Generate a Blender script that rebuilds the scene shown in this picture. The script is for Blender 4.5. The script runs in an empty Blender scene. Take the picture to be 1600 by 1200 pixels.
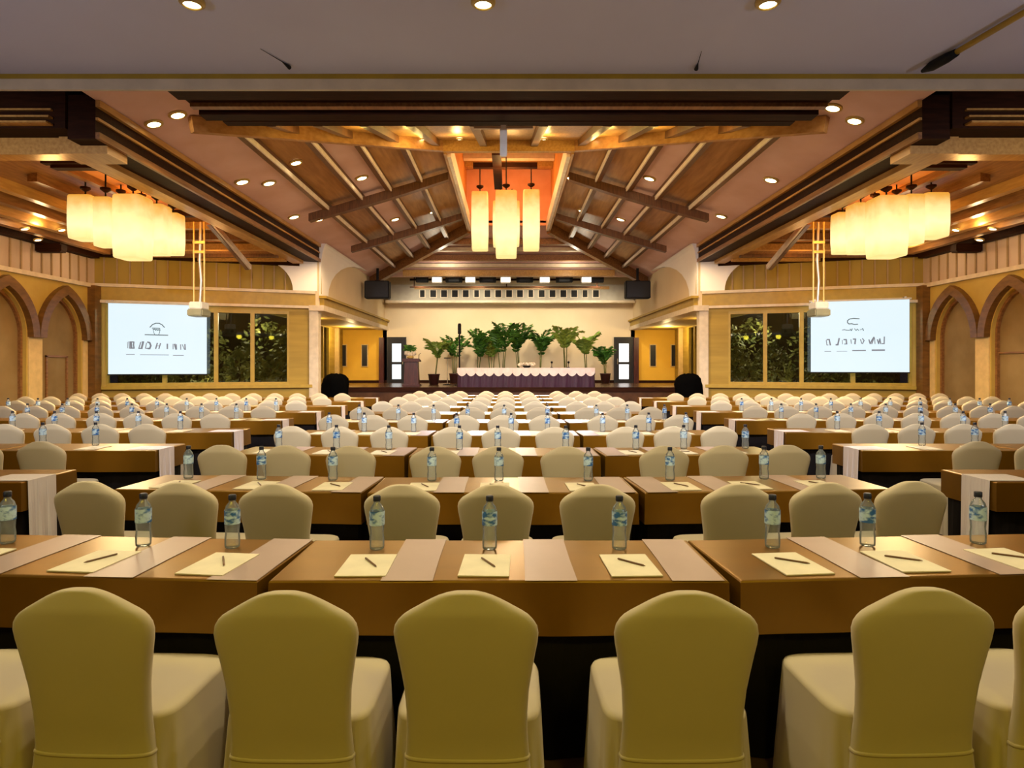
import bpy, bmesh, math, random
from mathutils import Vector, Matrix
random.seed(7)
PI = math.pi
scene = bpy.context.scene
COL = scene.collection
R = math.radians

# ------------------------------------------------------------------ camera
F = 1000.0; CX = 795.0; HY = 573.0; EYE = 1.6
cam_d = bpy.data.cameras.new('camera'); cam = bpy.data.objects.new('camera', cam_d); COL.objects.link(cam)
cam.location = (0, 0, EYE); cam.rotation_euler = (PI/2, 0, 0)
cam_d.sensor_width = 36; cam_d.lens = 36*F/1600
cam_d.shift_x = (800-CX)/1600; cam_d.shift_y = (HY-600)/1600
cam_d.clip_end = 200
scene.camera = cam

def P(px, py, Y): return Vector(((px-CX)/F*Y, Y, EYE+(HY-py)/F*Y))

# ------------------------------------------------------------------ materials
def mat(name, col, rough=.6, col2=None, scale=6.0, stretch=(1,1,1), spec=.4, metal=0.0, bump=0.0, sheen=0.0, lo=.35, hi=.65, coat=0.0):
    m = bpy.data.materials.new(name); m.use_nodes = True
    nt = m.node_tree; b = nt.nodes['Principled BSDF']
    b.inputs['Roughness'].default_value = rough
    b.inputs['Metallic'].default_value = metal
    b.inputs['Specular IOR Level'].default_value = spec
    b.inputs['Coat Weight'].default_value = coat
    if sheen: b.inputs['Sheen Weight'].default_value = sheen
    c2 = col2 or tuple(c*.86 for c in col)
    tc = nt.nodes.new('ShaderNodeTexCoord'); mp = nt.nodes.new('ShaderNodeMapping'); mp.inputs['Scale'].default_value = stretch
    nz = nt.nodes.new('ShaderNodeTexNoise'); nz.inputs['Scale'].default_value = scale; nz.inputs['Detail'].default_value = 5
    rp = nt.nodes.new('ShaderNodeValToRGB'); rp.color_ramp.elements[0].position = lo; rp.color_ramp.elements[1].position = hi
    rp.color_ramp.elements[0].color = (*c2, 1); rp.color_ramp.elements[1].color = (*col, 1)
    L = nt.links.new
    L(tc.outputs['Object'], mp.inputs['Vector']); L(mp.outputs['Vector'], nz.inputs['Vector'])
    L(nz.outputs['Fac'], rp.inputs['Fac']); L(rp.outputs['Color'], b.inputs['Base Color'])
    if bump:
        bp = nt.nodes.new('ShaderNodeBump'); bp.inputs['Strength'].default_value = bump; bp.inputs['Distance'].default_value = .01
        L(nz.outputs['Fac'], bp.inputs['Height']); L(bp.outputs['Normal'], b.inputs['Normal'])
    return m

def emit(name, col, strength, base=None):
    m = bpy.data.materials.new(name); m.use_nodes = True
    b = m.node_tree.nodes['Principled BSDF']
    b.inputs['Base Color'].default_value = (*(base or col), 1); b.inputs['Roughness'].default_value = .7
    b.inputs['Emission Color'].default_value = (*col, 1); b.inputs['Emission Strength'].default_value = strength
    return m

def lantern_mat():
    m = emit('lantern_parchment', (1, .62, .2), 1.0, (.22, .17, .09))
    nt = m.node_tree; b = nt.nodes['Principled BSDF']
    tc = nt.nodes.new('ShaderNodeTexCoord'); sx = nt.nodes.new('ShaderNodeSeparateXYZ')
    rp = nt.nodes.new('ShaderNodeValToRGB'); e = rp.color_ramp.elements
    e[0].position = 0; e[0].color = (1.0, .72, .26, 1)
    e[1].position = .97; e[1].color = (1.0, .46, .06, 1)
    a = e.new(.3); a.color = (1.0, .85, .42, 1)
    a = e.new(.66); a.color = (1.0, .80, .33, 1)
    nz = nt.nodes.new('ShaderNodeTexNoise'); nz.inputs['Scale'].default_value = 5
    mx = nt.nodes.new('ShaderNodeMath'); mx.operation = 'MULTIPLY_ADD'; mx.inputs[1].default_value = .25; mx.inputs[2].default_value = -.12
    ad = nt.nodes.new('ShaderNodeMath'); ad.operation = 'ADD'
    st = nt.nodes.new('ShaderNodeMath'); st.operation = 'MULTIPLY'; st.inputs[1].default_value = LANTERN_E
    st2 = nt.nodes.new('ShaderNodeValToRGB'); st2.color_ramp.elements[0].color = (.85,)*3+(1,); st2.color_ramp.elements[1].color = (.62,)*3+(1,)
    q = st2.color_ramp.elements.new(.35); q.color = (1, 1, 1, 1)
    L = nt.links.new
    L(tc.outputs['Generated'], sx.inputs[0]); L(tc.outputs['Object'], nz.inputs['Vector'])
    L(nz.outputs['Fac'], mx.inputs[0]); L(mx.outputs[0], ad.inputs[0]); L(sx.outputs['Z'], ad.inputs[1])
    L(ad.outputs[0], rp.inputs[0]); L(rp.outputs[0], b.inputs['Emission Color'])
    L(ad.outputs[0], st2.inputs[0]); L(st2.outputs[0], st.inputs[0]); L(st.outputs[0], b.inputs['Emission Strength'])
    return m
LANTERN_E = 1.25

def glass_mat(name, tint, refl=.12, rough=.02, refr_tint=0.0):
    m = bpy.data.materials.new(name); m.use_nodes = True
    nt = m.node_tree; nt.nodes.clear()
    o = nt.nodes.new('ShaderNodeOutputMaterial'); mix = nt.nodes.new('ShaderNodeMixShader')
    t = nt.nodes.new('ShaderNodeBsdfTransparent'); t.inputs[0].default_value = (*tint, 1)
    g = nt.nodes.new('ShaderNodeBsdfGlossy'); g.inputs['Roughness'].default_value = rough
    fr = nt.nodes.new('ShaderNodeLayerWeight'); fr.inputs[0].default_value = .22
    ad = nt.nodes.new('ShaderNodeMath'); ad.inputs[1].default_value = refl
    L = nt.links.new
    L(fr.outputs[0], ad.inputs[0]); L(ad.outputs[0], mix.inputs[0]); L(t.outputs[0], mix.inputs[1]); L(g.outputs[0], mix.inputs[2])
    if refr_tint:
        df = nt.nodes.new('ShaderNodeBsdfDiffuse'); df.inputs[0].default_value = (.72, .84, .92, 1)  # pale diffuse share stands in for bright refraction through the bottle
        m2 = nt.nodes.new('ShaderNodeMixShader'); m2.inputs[0].default_value = refr_tint
        L(mix.outputs[0], m2.inputs[1]); L(df.outputs[0], m2.inputs[2]); L(m2.outputs[0], o.inputs[0])
    else: L(mix.outputs[0], o.inputs[0])
    return m

M = dict(
    floor=mat('carpet', (.16, .085, .035), .9, (.10, .05, .02), 3),
    stage=mat('stage_boards', (.10, .045, .02), .25, (.06, .025, .012), 3, (1, 12, 1), .5),
    low_ceiling=mat('lobby_ceiling_paint', (.68, .69, .90), .6, (.63, .63, .83), .7),
    gold_trim=mat('gold_moulding', (.43, .275, .022), .45),
    cream_trim=mat('cream_moulding', (.72, .60, .44), .5),
    pink=mat('mauve_ceiling', (.78, .55, .56), .55, (.70, .46, .44), 1.2),
    tan_panel=mat('brown_ceiling_boards', (.46, .24, .085), .45, (.34, .16, .05), 2, (6, .6, 6)),
    rib=mat('dark_rafter_wood', (.17, .072, .024), .42, (.10, .04, .014), 3, (8, 8, 1)),
    dark=mat('very_dark_wood', (.034, .010, .0035), .6, (.020, .006, .002), 3, (1, 8, 8), spec=.08),
    wood=mat('warm_brown_wood', (.30, .14, .045), .4, (.19, .08, .025), 2.5, (8, 1, 8)),
    gold_wood=mat('gold_brown_wood', (.52, .29, .08), .4, (.40, .20, .05), 2.5, (8, 1, 8)),
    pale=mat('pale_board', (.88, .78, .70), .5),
    orange=mat('orange_recess', (.74, .32, .08), .6, (.66, .26, .06), 1.5),
    salmon=mat('salmon_recess', (.90, .42, .27), .6, (.82, .36, .2), 1.5),
    board=mat('clerestory_boards', (.58, .45, .36), .6, (.46, .34, .25), 1.2, (1, 1, .3)),
    board_gold=mat('clerestory_gold_boards', (.36, .24, .028), .6, (.29, .19, .02), 1.2, (1, 1, .3)),
    batten=mat('batten', (.36, .24, .12), .6),
    plaster=mat('ochre_plaster', (.56, .39, .085), .7, (.49, .33, .065), 1.5),
    jamb=mat('pale_ochre_pilaster', (.72, .52, .22), .65),
    arch_wood=mat('arch_timber', (.20, .092, .02), .4, (.13, .06, .013), 4, (1, 1, 3)),
    arch_panel=mat('brown_fabric_panel', (.30, .205, .085), .8, (.22, .14, .05), 1.0),
    stone=mat('stone_cladding', (.42, .28, .040), .6, (.33, .215, .026), 1.5, (.4, .4, 4)),
    yellow=mat('yellow_plaster', (.80, .47, .04), .7, (.74, .42, .035), 1.2),
    back=mat('cream_stage_wall', (.74, .60, .40), .7, (.70, .56, .36), .8),
    white=mat('white_cove', (.92, .90, .92), .6, (.88, .86, .88), 1),
    grey=mat('grey_bulkhead', (.46, .42, .34), .6, (.36, .32, .26), 2),
    frame=mat('ochre_window_frame', (.46, .31, .035), .45),
    column=mat('pale_column', (.78, .68, .52), .55),
    black=mat('matt_black', (.008, .008, .009), .6, spec=.2),
    black_cover=mat('black_cover_cloth', (.0015, .0015, .0016), .95, spec=.02),
    black_frame=mat('black_door_frame', (.012, .011, .010), .4),
    cover=mat('cream_stretch_cover', (.64, .545, .36), .75, (.60, .51, .33), 2.0, spec=.25, sheen=.15),
    cover_skirt=mat('cream_cover_skirt', (.62, .53, .35), .8, (.58, .49, .32), 2.0, spec=.2, sheen=.15),
    cloth=mat('bronze_satin', (.175, .080, .005), .30, (.14, .062, .004), 1.3, (1, 4, 1), spec=1.0, metal=.25),
    under_dark=mat('under_table_dark', (.010, .008, .008), .85, spec=.1),
    ply=mat('plywood', (.35, .2, .09), .6),
    runner=mat('pale_mauve_runner', (.44, .325, .29), .38, (.38, .275, .24), 2, spec=.6),
    white_cloth=mat('white_drape', (.80, .74, .76), .6, (.72, .66, .69), 8, (8, 8, .5)),
    paper=mat('notepad_paper', (.86, .78, .54), .6),
    pen=mat('pen_barrel', (.16, .08, .03), .35),
    pet=glass_mat('clear_plastic_bottle', (.95, .985, 1.0), .06, .12, .13),
    label=mat('blue_white_label', (.55, .75, .88), .4, (.03, .14, .42), 26, (1, 1, 1.5), lo=.42, hi=.56),
    cap=mat('bottle_cap', (.012, .015, .03), .4),
    glass=glass_mat('window_glass', (.80, .82, .74), .05),
    frosted=emit('frosted_lit_glass', (.70, .85, 1.0), .75, (.6, .7, .75)),
    frosted2=emit('frosted_bright_glass', (.88, .94, 1.0), 1.1, (.7, .75, .8)),
    screen=emit('projected_picture', (.74, .92, 1.0), .97, (.10, .10, .10)),
    logo=emit('projected_grey_mark', (.62, .72, .90), .24, (.08, .08, .08)),
    logo2=emit('projected_teal_mark', (.35, .70, .80), .14, (.06, .06, .06)),
    metal=mat('brushed_metal', (.55, .5, .42), .35, metal=.7),
    gold_metal=mat('gold_pole', (.62, .44, .14), .35, metal=.4),
    proj=mat('white_projector_case', (.70, .70, .68), .4),
    proj2=mat('grey_projector_case', (.22, .23, .16), .4),
    bulb=emit('lamp_glow', (1, .80, .42), 14),
    bulb_w=emit('lamp_glow_pale', (1, .90, .72), 10),
    lit_lamp=emit('stage_lamp_face', (1, .90, .70), 2.2),
    podium=mat('mahogany', (.085, .018, .012), .35, (.05, .011, .008), 3, (6, 6, 1)),
    purple=mat('plum_skirt', (.050, .013, .045), .6, (.03, .008, .026), 10, (8, 8, .5)),
    swag=mat('pale_pink_swag', (.86, .72, .70), .6),
    leaf=mat('palm_leaf', (.09, .24, .025), .5, (.025, .10, .012), 3),
    leaf2=mat('pale_palm_leaf', (.34, .44, .07), .5, (.16, .28, .04), 3),
    stem=mat('palm_stem', (.17, .19, .05), .6, (.10, .12, .03), 6),
    pot=mat('dark_maroon_pot', (.045, .012, .010), .4),
    flower=mat('cream_blossom', (.86, .76, .60), .7),
    bush=mat('night_garden_leaf', (.20, .19, .045), .6, (.07, .085, .02), 2),
    soil=mat('night_soil', (.04, .035, .02), .9),
    fence=mat('garden_wall', (.06, .05, .03), .9),
)
M['lantern'] = lantern_mat()
M['cloth'].node_tree.nodes['Principled BSDF'].inputs['Specular Tint'].default_value = (1, .72, .26, 1)

# ------------------------------------------------------------------ mesh helper
class MB:
    def __init__(s): s.v = []; s.f = []
    def add(s, vs, fs):
        b = len(s.v); s.v += [tuple(x) for x in vs]; s.f += [tuple(b+i for i in f) for f in fs]; return s
    def box(s, x0, x1, y0, y1, z0, z1):
        vs = [(x, y, z) for x in (x0, x1) for y in (y0, y1) for z in (z0, z1)]
        return s.add(vs, [(0,1,3,2),(4,6,7,5),(0,4,5,1),(2,3,7,6),(0,2,6,4),(1,5,7,3)])
    def beam(s, a, b, w, h, up=(0, 0, 1)):           # box along a->b, top face through a,b
        a = Vector(a); b = Vector(b); d = (b-a).normalized(); u = Vector(up)
        sd = d.cross(u).normalized()*w/2; u = sd.normalized().cross(d).normalized()
        dn = -u*h
        vs = []
        for p in (a, b):
            vs += [p-sd, p+sd, p+sd+dn, p-sd+dn]
        return s.add(vs, [(0,1,2,3),(7,6,5,4),(0,4,5,1),(1,5,6,2),(2,6,7,3),(3,7,4,0)])
    def quad(s, *p): return s.add(p, [tuple(range(len(p)))])
    def slab(s, pts, n):                              # polygon given thickness along vector n
        k = len(pts); n = Vector(n); pts = [Vector(p) for p in pts]
        vs = pts+[p+n for p in pts]
        fs = [tuple(range(k)), tuple(range(2*k-1, k-1, -1))]+[(i, (i+1) % k, k+(i+1) % k, k+i) for i in range(k)]
        return s.add(vs, fs)
    def loft(s, rings, cap0=True, cap1=True):
        k = len(rings[0]); vs = [p for r in rings for p in r]; fs = []
        for j in range(len(rings)-1):
            for i in range(k):
                a = j*k+i; b = j*k+(i+1) % k
                fs.append((a, b, b+k, a+k))
        if cap0: fs.append(tuple(range(k-1, -1, -1)))
        if cap1: fs.append(tuple((len(rings)-1)*k+i for i in range(k)))
        return s.add(vs, fs)
    def lathe(s, prof, n=14, c=(0, 0, 0)):
        rings = [[(c[0]+r*math.cos(2*PI*i/n), c[1]+r*math.sin(2*PI*i/n), c[2]+z) for i in range(n)] for r, z in prof]
        return s.loft(rings)
    def tube(s, pts, r, n=8):
        pts = [Vector(p) for p in pts]; rings = []
        for i, p in enumerate(pts):
            d = (pts[min(i+1, len(pts)-1)]-pts[max(i-1, 0)]).normalized()
            a = d.orthogonal().normalized(); b = d.cross(a)
            rr = r[i] if isinstance(r, (list, tuple)) else r
            rings.append([p+a*rr*math.cos(2*PI*k/n)+b*rr*math.sin(2*PI*k/n) for k in range(n)])
        return s.loft(rings)
    def strip(s, A, B):                               # quads between two polylines
        k = len(A); return s.add(list(A)+list(B), [(i, i+1, k+i+1, k+i) for i in range(k-1)])
    def mesh(s, name, m, smooth=False, bevel=0.0, fix=True):
        me = bpy.data.meshes.new(name); me.from_pydata(s.v, [], s.f); me.update()
        bm = bmesh.new(); bm.from_mesh(me)
        if bevel: bmesh.ops.bevel(bm, geom=list(bm.edges), offset=bevel, segments=2, affect='EDGES', clamp_overlap=True)
        if fix: bmesh.ops.recalc_face_normals(bm, faces=bm.faces)
        bm.to_mesh(me); bm.free()
        me.materials.append(m)
        if smooth:
            for p in me.polygons: p.use_smooth = True
        return me
    def build(s, name, m, parent=None, smooth=False, bevel=0.0, loc=None, kind=None):
        o = bpy.data.objects.new(name, s.mesh(name, m, smooth, bevel)); COL.objects.link(o)
        if parent: o.parent = parent
        if loc: o.location = loc
        if kind: o['kind'] = kind
        return o

def tag(o, label, cat, group=None):
    o['label'] = label; o['category'] = cat
    if group: o['group'] = group
    return o
def thing(name, label, cat, loc=(0, 0, 0), rz=0.0, group=None):
    o = bpy.data.objects.new(name, None); COL.objects.link(o); o.location = loc; o.rotation_euler = (0, 0, rz)
    o.empty_display_size = .1
    return tag(o, label, cat, group)
def copy_tree(o, parent=None):
    c = o.copy(); COL.objects.link(c)
    if parent: c.parent = parent
    for ch in list(o.children): copy_tree(ch, c)
    return c
NT = [0]
def trim(mb, m, parent=None, smooth=False, bevel=0.0):
    NT[0] += 1
    return mb.build('trim_%d' % NT[0], M[m], parent, smooth, bevel, kind='structure' if not parent else None)
def struct(name, mb, m, parent=None, smooth=False, bevel=0.0):
    return mb.build(name, M[m], parent, smooth, bevel, kind=None if parent else 'structure')
def light(kind, loc, energy, col=(1, .78, .45), size=.1, target=None, angle=120, blend=.6):
    d = bpy.data.lights.new('lamp_light', kind); d.energy = energy; d.color = col
    if kind == 'SPOT': d.spot_size = R(angle); d.spot_blend = blend; d.shadow_soft_size = size
    elif kind == 'AREA': d.size = size
    else: d.shadow_soft_size = size
    o = bpy.data.objects.new('lamp_light', d); COL.objects.link(o); o.location = loc
    if target is not None: o.rotation_euler = (Vector(target)-Vector(loc)).to_track_quat('-Z', 'Y').to_euler()
    return o
WARM = (1, .70, .34); AMBER = (1, .52, .16); COOL = (.78, .84, 1.0)
ORD = ['first', 'second', 'third', 'fourth', 'fifth', 'sixth', 'seventh', 'eighth', 'ninth', 'tenth', 'eleventh', 'twelfth', 'thirteenth', 'fourteenth', 'fifteenth']

# ================================================================== SETTING
XW = 12.3            # side walls
struct('floor', MB().box(-13, 13, -3.2, 33, -.1, 0), 'floor')
# stage
struct('floor_stage', MB().box(-8.3, 8.3, 24, 32, 0.001, .8), 'stage')
trim(MB().box(-8.3, 8.3, 23.94, 24.0, .66, .83), 'dark')
# rear part (behind the camera) and low ceiling
struct('wall_rear', MB().box(-XW, XW, -3.2, -3.0, 0, 3.6), 'plaster')
lowc = struct('ceiling', MB().box(-XW, XW, -3.0, 4.37, 3.6, 3.75), 'low_ceiling')
trim(MB().box(-XW, XW, 4.37, 4.40, 3.568, 3.75), 'gold_trim')
trim(MB().box(-XW, XW, 4.374, 4.40, 3.495, 3.568), 'cream_trim')
struct('wall_above_edge', MB().box(-XW, XW, 4.40, 4.47, 3.60, 6.0), 'plaster')
struct('ceiling', MB().box(-XW, XW, 4.47, 9.7, 6.02, 6.12), 'dark')

# hipped main roof --------------------------------------------------
ZE, ZR, XE, XR = 5.6, 7.0, 6.2, 1.5
SL = (ZR-ZE)/(XE-XR); YH0, YH1, YF0, YF1 = 9.9, 15.3, 24.0, 28.6
def zs(x): return ZE+(XE-abs(x))*SL
def yfront(x): return YH0+(XE-abs(x))*(YH1-YH0)/(XE-XR)
def yback(x): return YF1-(XE-abs(x))*(YF1-YF0)/(XE-XR)
BX = [6.2, 4.85, 3.95, 3.18, 2.36, 1.5]
PM = ['pink', 'tan_panel', 'pink', 'tan_panel', 'tan_panel']
for s in (-1, 1):
    for i in range(5):
        a, b = BX[i], BX[i+1]
        fa, fb = (8.8, 8.8) if i == 0 else (yfront(a), yfront(b))
        pts = [(s*x, y, zs(x)) for x, y in ((a, fa), (a, yback(a)), (b, yback(b)), (b, fb))]
        struct('ceiling', MB().slab(pts, (0, 0, .08)), PM[i])
# front hip and back hip
struct('ceiling', MB().slab([(-4.85, YH0, ZE), (4.85, YH0, ZE), (4.85, yfront(4.85), zs(4.85)), (XR, YH1, ZR), (-XR, YH1, ZR), (-4.85, yfront(4.85), zs(4.85))], (0, 0, .08)), 'gold_wood')  # gold tone puts the glow of the spots into the front hip
struct('ceiling', MB().slab([(-XE, YF1, ZE), (XE, YF1, ZE), (XR, YF0, ZR), (-XR, YF0, ZR)], (0, 0, .08)), 'pink')
# flat dark soffit strip in front of the hip
struct('ceiling', MB().box(-4.85, 4.85, 8.6, 9.9, 5.6, 5.7), 'dark')
struct('ceiling', MB().box(-6.3, 6.3, YF1, 32.0, 6.3, 6.4), 'white')
# transverse beams under the front hip
for k, (y, w, h, m) in enumerate([(9.2, .30, .10, 'dark'), (9.75, .12, .06, 'wood'), (10.1, .25, .12, 'dark'), (10.5, .08, .06, 'gold_wood'), (10.9, .2, .12, 'dark')]):
    z = ZE+max(0, y-YH0)*(ZR-ZE)/(YH1-YH0)-.002
    half = min(4.83, XE-max(0, y-YH0)*(XE-XR)/(YH1-YH0)-.15)
    trim(MB().box(-half, half, y-w/2, y+w/2, z-h, z+.05), m)
for x in (-4.1, -3.3, -2.5, -1.7, -.6, .6, 1.7, 2.5, 3.3, 4.1):
    y0 = 11.02; y1 = yfront(x)-.05 if abs(x) > 1.5 else YH1
    zz = lambda y: ZE+(y-YH0)*(ZR-ZE)/(YH1-YH0)-.005
    if y1 > y0+.3: trim(MB().beam((x, y0, zz(y0)), (x, y1, zz(y1)), .16, .14), 'rib')
trim(MB().box(-1.56, 1.56, YH1-.16, YH1-.02, ZR-.30, ZR+.05), 'gold_wood')
# longitudinal rafters, pale on the side facing the middle
for s in (-1, 1):
    for i, x in enumerate(BX[1:5]):
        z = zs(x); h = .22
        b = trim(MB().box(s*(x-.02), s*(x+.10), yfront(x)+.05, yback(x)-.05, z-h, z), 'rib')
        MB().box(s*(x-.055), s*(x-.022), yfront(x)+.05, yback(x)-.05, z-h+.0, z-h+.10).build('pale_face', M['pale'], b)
    # ridge slot edge boards
    trim(MB().box(s*1.50, s*1.56, YH1, YF0, ZR-.32, ZR+.1), 'gold_wood')
    trim(MB().box(s*1.40, s*1.495, YH1+.2, YF0, ZR-.32, ZR+.1), 'pale')
    # hip rafters (front and back)
    trim(MB().beam((s*5.40, yfront(5.40), zs(5.40)-.01), (s*1.55, YH1-.05, ZR-.01), .14, .26), 'tan_panel')
    trim(MB().beam((s*6.15, YF1-.05, ZE-.01), (s*1.55, YF0+.05, ZR-.01), .20, .4), 'wood')
    # cross ribs, gently bowed
    for y in (17.2, 21.8):
        N = 10; top = []; bot = []
        for k in range(N+1):
            t = k/N; x = 5.35+(1.62-5.35)*t; z = zs(x)-.16
            bow = .10*math.sin(PI*t)
            top.append((s*x, y, z)); bot.append((s*x, y, z-.20-bow*.4))
        mb = MB()
        r0 = [(p[0], y-.11, p[2]) for p in top]; r1 = [(p[0], y+.11, p[2]) for p in top]
        q0 = [(p[0], y-.11, p[2]) for p in bot]; q1 = [(p[0], y+.11, p[2]) for p in bot]
        mb.loft([[r0[k], r1[k], q1[k], q0[k]] for k in range(N+1)])
        trim(mb, 'rib')
# ridge recess
rec = struct('ceiling', MB().box(-1.6, 1.6, YH1-.1, YF0+.1, 9.0, 9.1), 'wood')
for s in (-1, 1): struct('wall_recess', MB().box(s*1.58, s*1.68, YH1-.1, YF0+.1, ZR+.1, 9.0), 'orange')
struct('wall_recess', MB().box(-1.58, 1.58, YF0+.0, YF0+.1, ZR-.1, 9.0), 'salmon')
struct('wall_recess', MB().box(-1.58, 1.58, YH1-.1, YH1, ZR+.1, 9.0), 'orange')
for y, m in ((21.3, 'gold_wood'), (22.1, 'cream_trim'), (23.0, 'gold_wood')): trim(MB().box(-1.57, 1.57, y-.14, y+.14, 8.75, 8.99), m)
# back hip beams and stage beams
for y, z, h, m in ((25.2, 6.62, .22, 'wood'), (25.9, 6.41, .14, 'cream_trim'), (26.5, 6.22, .24, 'wood'), (27.3, 5.98, .14, 'cream_trim'), (27.9, 5.80, .26, 'gold_wood')):
    half = 1.5+(y-24)/(4.6)*4.7-.2
    trim(MB().box(-min(half, 4.6), min(half, 4.6), y-.14, y+.14, z-h, z), m)

# side bays ----------------------------------------------------------
def bay(s):
    S = lambda u, y, z: (s*u, y, z)
    def bx(u0, u1, y0, y1, z0, z1): return MB().box(min(s*u0, s*u1), max(s*u0, s*u1), y0, y1, z0, z1)
    trim(bx(6.2, 6.62, 9.6, 20.9, 5.02, 5.68), 'dark')
    trim(bx(6.13, 6.2, 9.6, 20.9, 5.50, 5.60), 'gold_wood')
    trim(bx(6.16, 6.2, 9.6, 20.9, 5.30, 5.34), 'gold_wood')
    trim(bx(6.14, 6.2, 9.6, 20.9, 5.02, 5.12), 'wood')
    trim(bx(6.62, 6.74, 10.2, 20.6, 5.28, 5.42), 'gold_wood')
    trim(bx(6.62, 6.95, 10.42, 20.6, 4.92, 5.02), 'gold_wood')
    # transverse front beam
    trim(bx(6.62, XW, 9.55, 10.2, 5.16, 5.98), 'dark')
    for z, d in ((5.41, .05), (5.29, .10), (5.19, .15)): trim(bx(6.8, XW, 9.55-d, 9.55, z, z+.028), 'gold_wood')
    trim(bx(6.96, XW, 9.95, 10.25, 4.90, 5.16), 'gold_wood')
    trim(bx(6.63, 6.86, 10.43, 10.7, 5.025, 5.32), 'gold_wood')
    trim(bx(6.21, 6.96, 9.90, 10.42, 4.895, 5.17), 'gold_wood')
    # coffer slopes
    u0, u1, y0, y1, zb = 6.95, 12.0, 10.25, 19.0, 4.95
    a0, a1, b0, b1, zt = 7.1, 8.9, 12.3, 16.6, 5.65
    struct('ceiling', MB().slab([S(u0, y0, zb), S(u1, y0, zb), S(a1, b0, zt), S(a0, b0, zt)], (0, 0, .06)), 'wood')
    struct('ceiling', MB().slab([S(u1, y0, zb), S(u1, y1, zb), S(a1, b1, zt), S(a1, b0, zt)], (0, 0, .06)), 'wood')
    struct('ceiling', MB().slab([S(u1, y1, zb), S(u0, y1, zb), S(a0, b1, zt), S(a1, b1, zt)], (0, 0, .06)), 'wood')
    struct('ceiling', MB().slab([S(u0, y1, zb), S(u0, y0, zb), S(a0, b0, zt), S(a0, b1, zt)], (0, 0, .06)), 'wood')
    struct('ceiling', MB().slab([S(a0, b0, zt), S(a1, b0, zt), S(a1, b1, zt), S(a0, b1, zt)], (0, 0, .06)), 'orange')
    for y, z0, z1 in ((b0, zt-.16, zt+.05), (b1, zt-.16, zt+.05)): trim(bx(a0-.05, a1+.05, y-.08, y+.08, z0, z1), 'dark')
    for u in (a0, a1): trim(bx(u-.07, u+.07, b0, b1, zt-.14, zt+.05), 'wood')
    # stepped boards on the wall-side slope
    for u, h, m in ((11.6, .20, 'wood'), (11.15, .22, 'gold_wood'), (10.7, .2, 'wood'), (10.2, .2, 'gold_wood'), (9.6, .16, 'wood')):
        z = zb+(u1-u)/(u1-a1)*(zt-zb)
        trim(bx(u-.1, u+.1, y0+(u1-u)*1.1, y1-(u1-u)*1.3, z-h, z+.02), m)
    # boards on the far slope
    for k, m in ((.25, 'gold_wood'), (.5, 'rib'), (.75, 'gold_wood')):
        y = y1+(b1-y1)*k; z = zb+(zt-zb)*k
        trim(bx(u0+(a0-u0)*k, u1+(a1-u1)*k, y-.09, y+.09, z-.18, z), m)
    # flat strip behind the coffer up to the angled wall
    struct('ceiling', bx(6.62, XW, 19.0, 21.4, 5.02, 5.12), 'wood')
    struct('ceiling', bx(12.0, XW, 4.8, 19.0, 5.0, 5.12), 'wood')
    for y, m in ((19.1, 'rib'), (19.8, 'gold_wood')): trim(bx(6.9, 11.5 if y < 19.5 else 9.6, y-.09, y+.09, 4.86, 5.02), m)
    # wall plate beam with corbels
    trim(bx(12.02, 12.28, 9.8, 18.8, 4.78, 5.0), 'dark')
    for y in (12.6, 16.7): trim(bx(11.6, 12.28, y-.14, y+.14, 4.58, 4.80), 'dark', bevel=.03)
    # sloping strut
    trim(MB().beam(S(7.5, 16.0, 5.30), S(7.75, 19.0, 4.62), .10, .16), 'rib')
    trim(MB().beam(S(7.42, 16.0, 5.30), S(7.67, 19.0, 4.62), .06, .14), 'pale')

    # ---- side wall with pointed arches
    nm = 'left' if s < 0 else 'right'
    def arch(yc, a, zsp, za, n=10):
        h = za-zsp; Rr = (a*a+h*h)/(2*a); pts = []
        c = yc-a+Rr
        a_end = math.atan2(h, yc-c)
        for k in range(n+1):
            th = PI+(a_end-PI)*k/n
            pts.append((c+Rr*math.cos(th), zsp+Rr*math.sin(th)))
        return pts+[(2*yc-y, z) for y, z in pts[-2::-1]]
    centres = [13.48, 15.56, 17.64]; half = 1.04; ztop = 3.98
    wall = MB().box(s*XW if s > 0 else -XW-.2, XW+.2 if s > 0 else -XW, -3.0, centres[0]-half, 0, ztop)
    for yc in centres:
        op = arch(yc, .76, 2.42, 3.52)
        y0_, y1_ = yc-half, yc+half
        wall.quad(S(XW, y0_, 0), S(XW, yc-.76, 0), S(XW, yc-.76, 2.42), S(XW, y0_, 2.42))
        wall.quad(S(XW, yc+.76, 0), S(XW, y1_, 0), S(XW, y1_, 2.42), S(XW, yc+.76, 2.42))
        n = len(op); A = [S(XW, y, z) for y, z in op]
        B = []
        for k in range(n):
            t = k/(n-1)
            if k == 0: B.append(S(XW, y0_, 2.42))
            elif k == n-1: B.append(S(XW, y1_, 2.42))
            else: B.append(S(XW, y0_+(y1_-y0_)*t, ztop))
        B[1] = S(XW, y0_, ztop); B[-2] = S(XW, y1_, ztop)
        wall.strip(A, B)
        # reveal
        full = [(yc-.76, 0)]+op+[(yc+.76, 0)]
        wall.strip([S(XW, y, z) for y, z in full], [S(XW+.22, y, z) for y, z in full])
    wall.quad(S(XW, centres[-1]+half, 0), S(XW, 19.0, 0), S(XW, 19.0, ztop), S(XW, centres[-1]+half, ztop))
    w = struct('wall_'+nm, wall, 'plaster')
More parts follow.
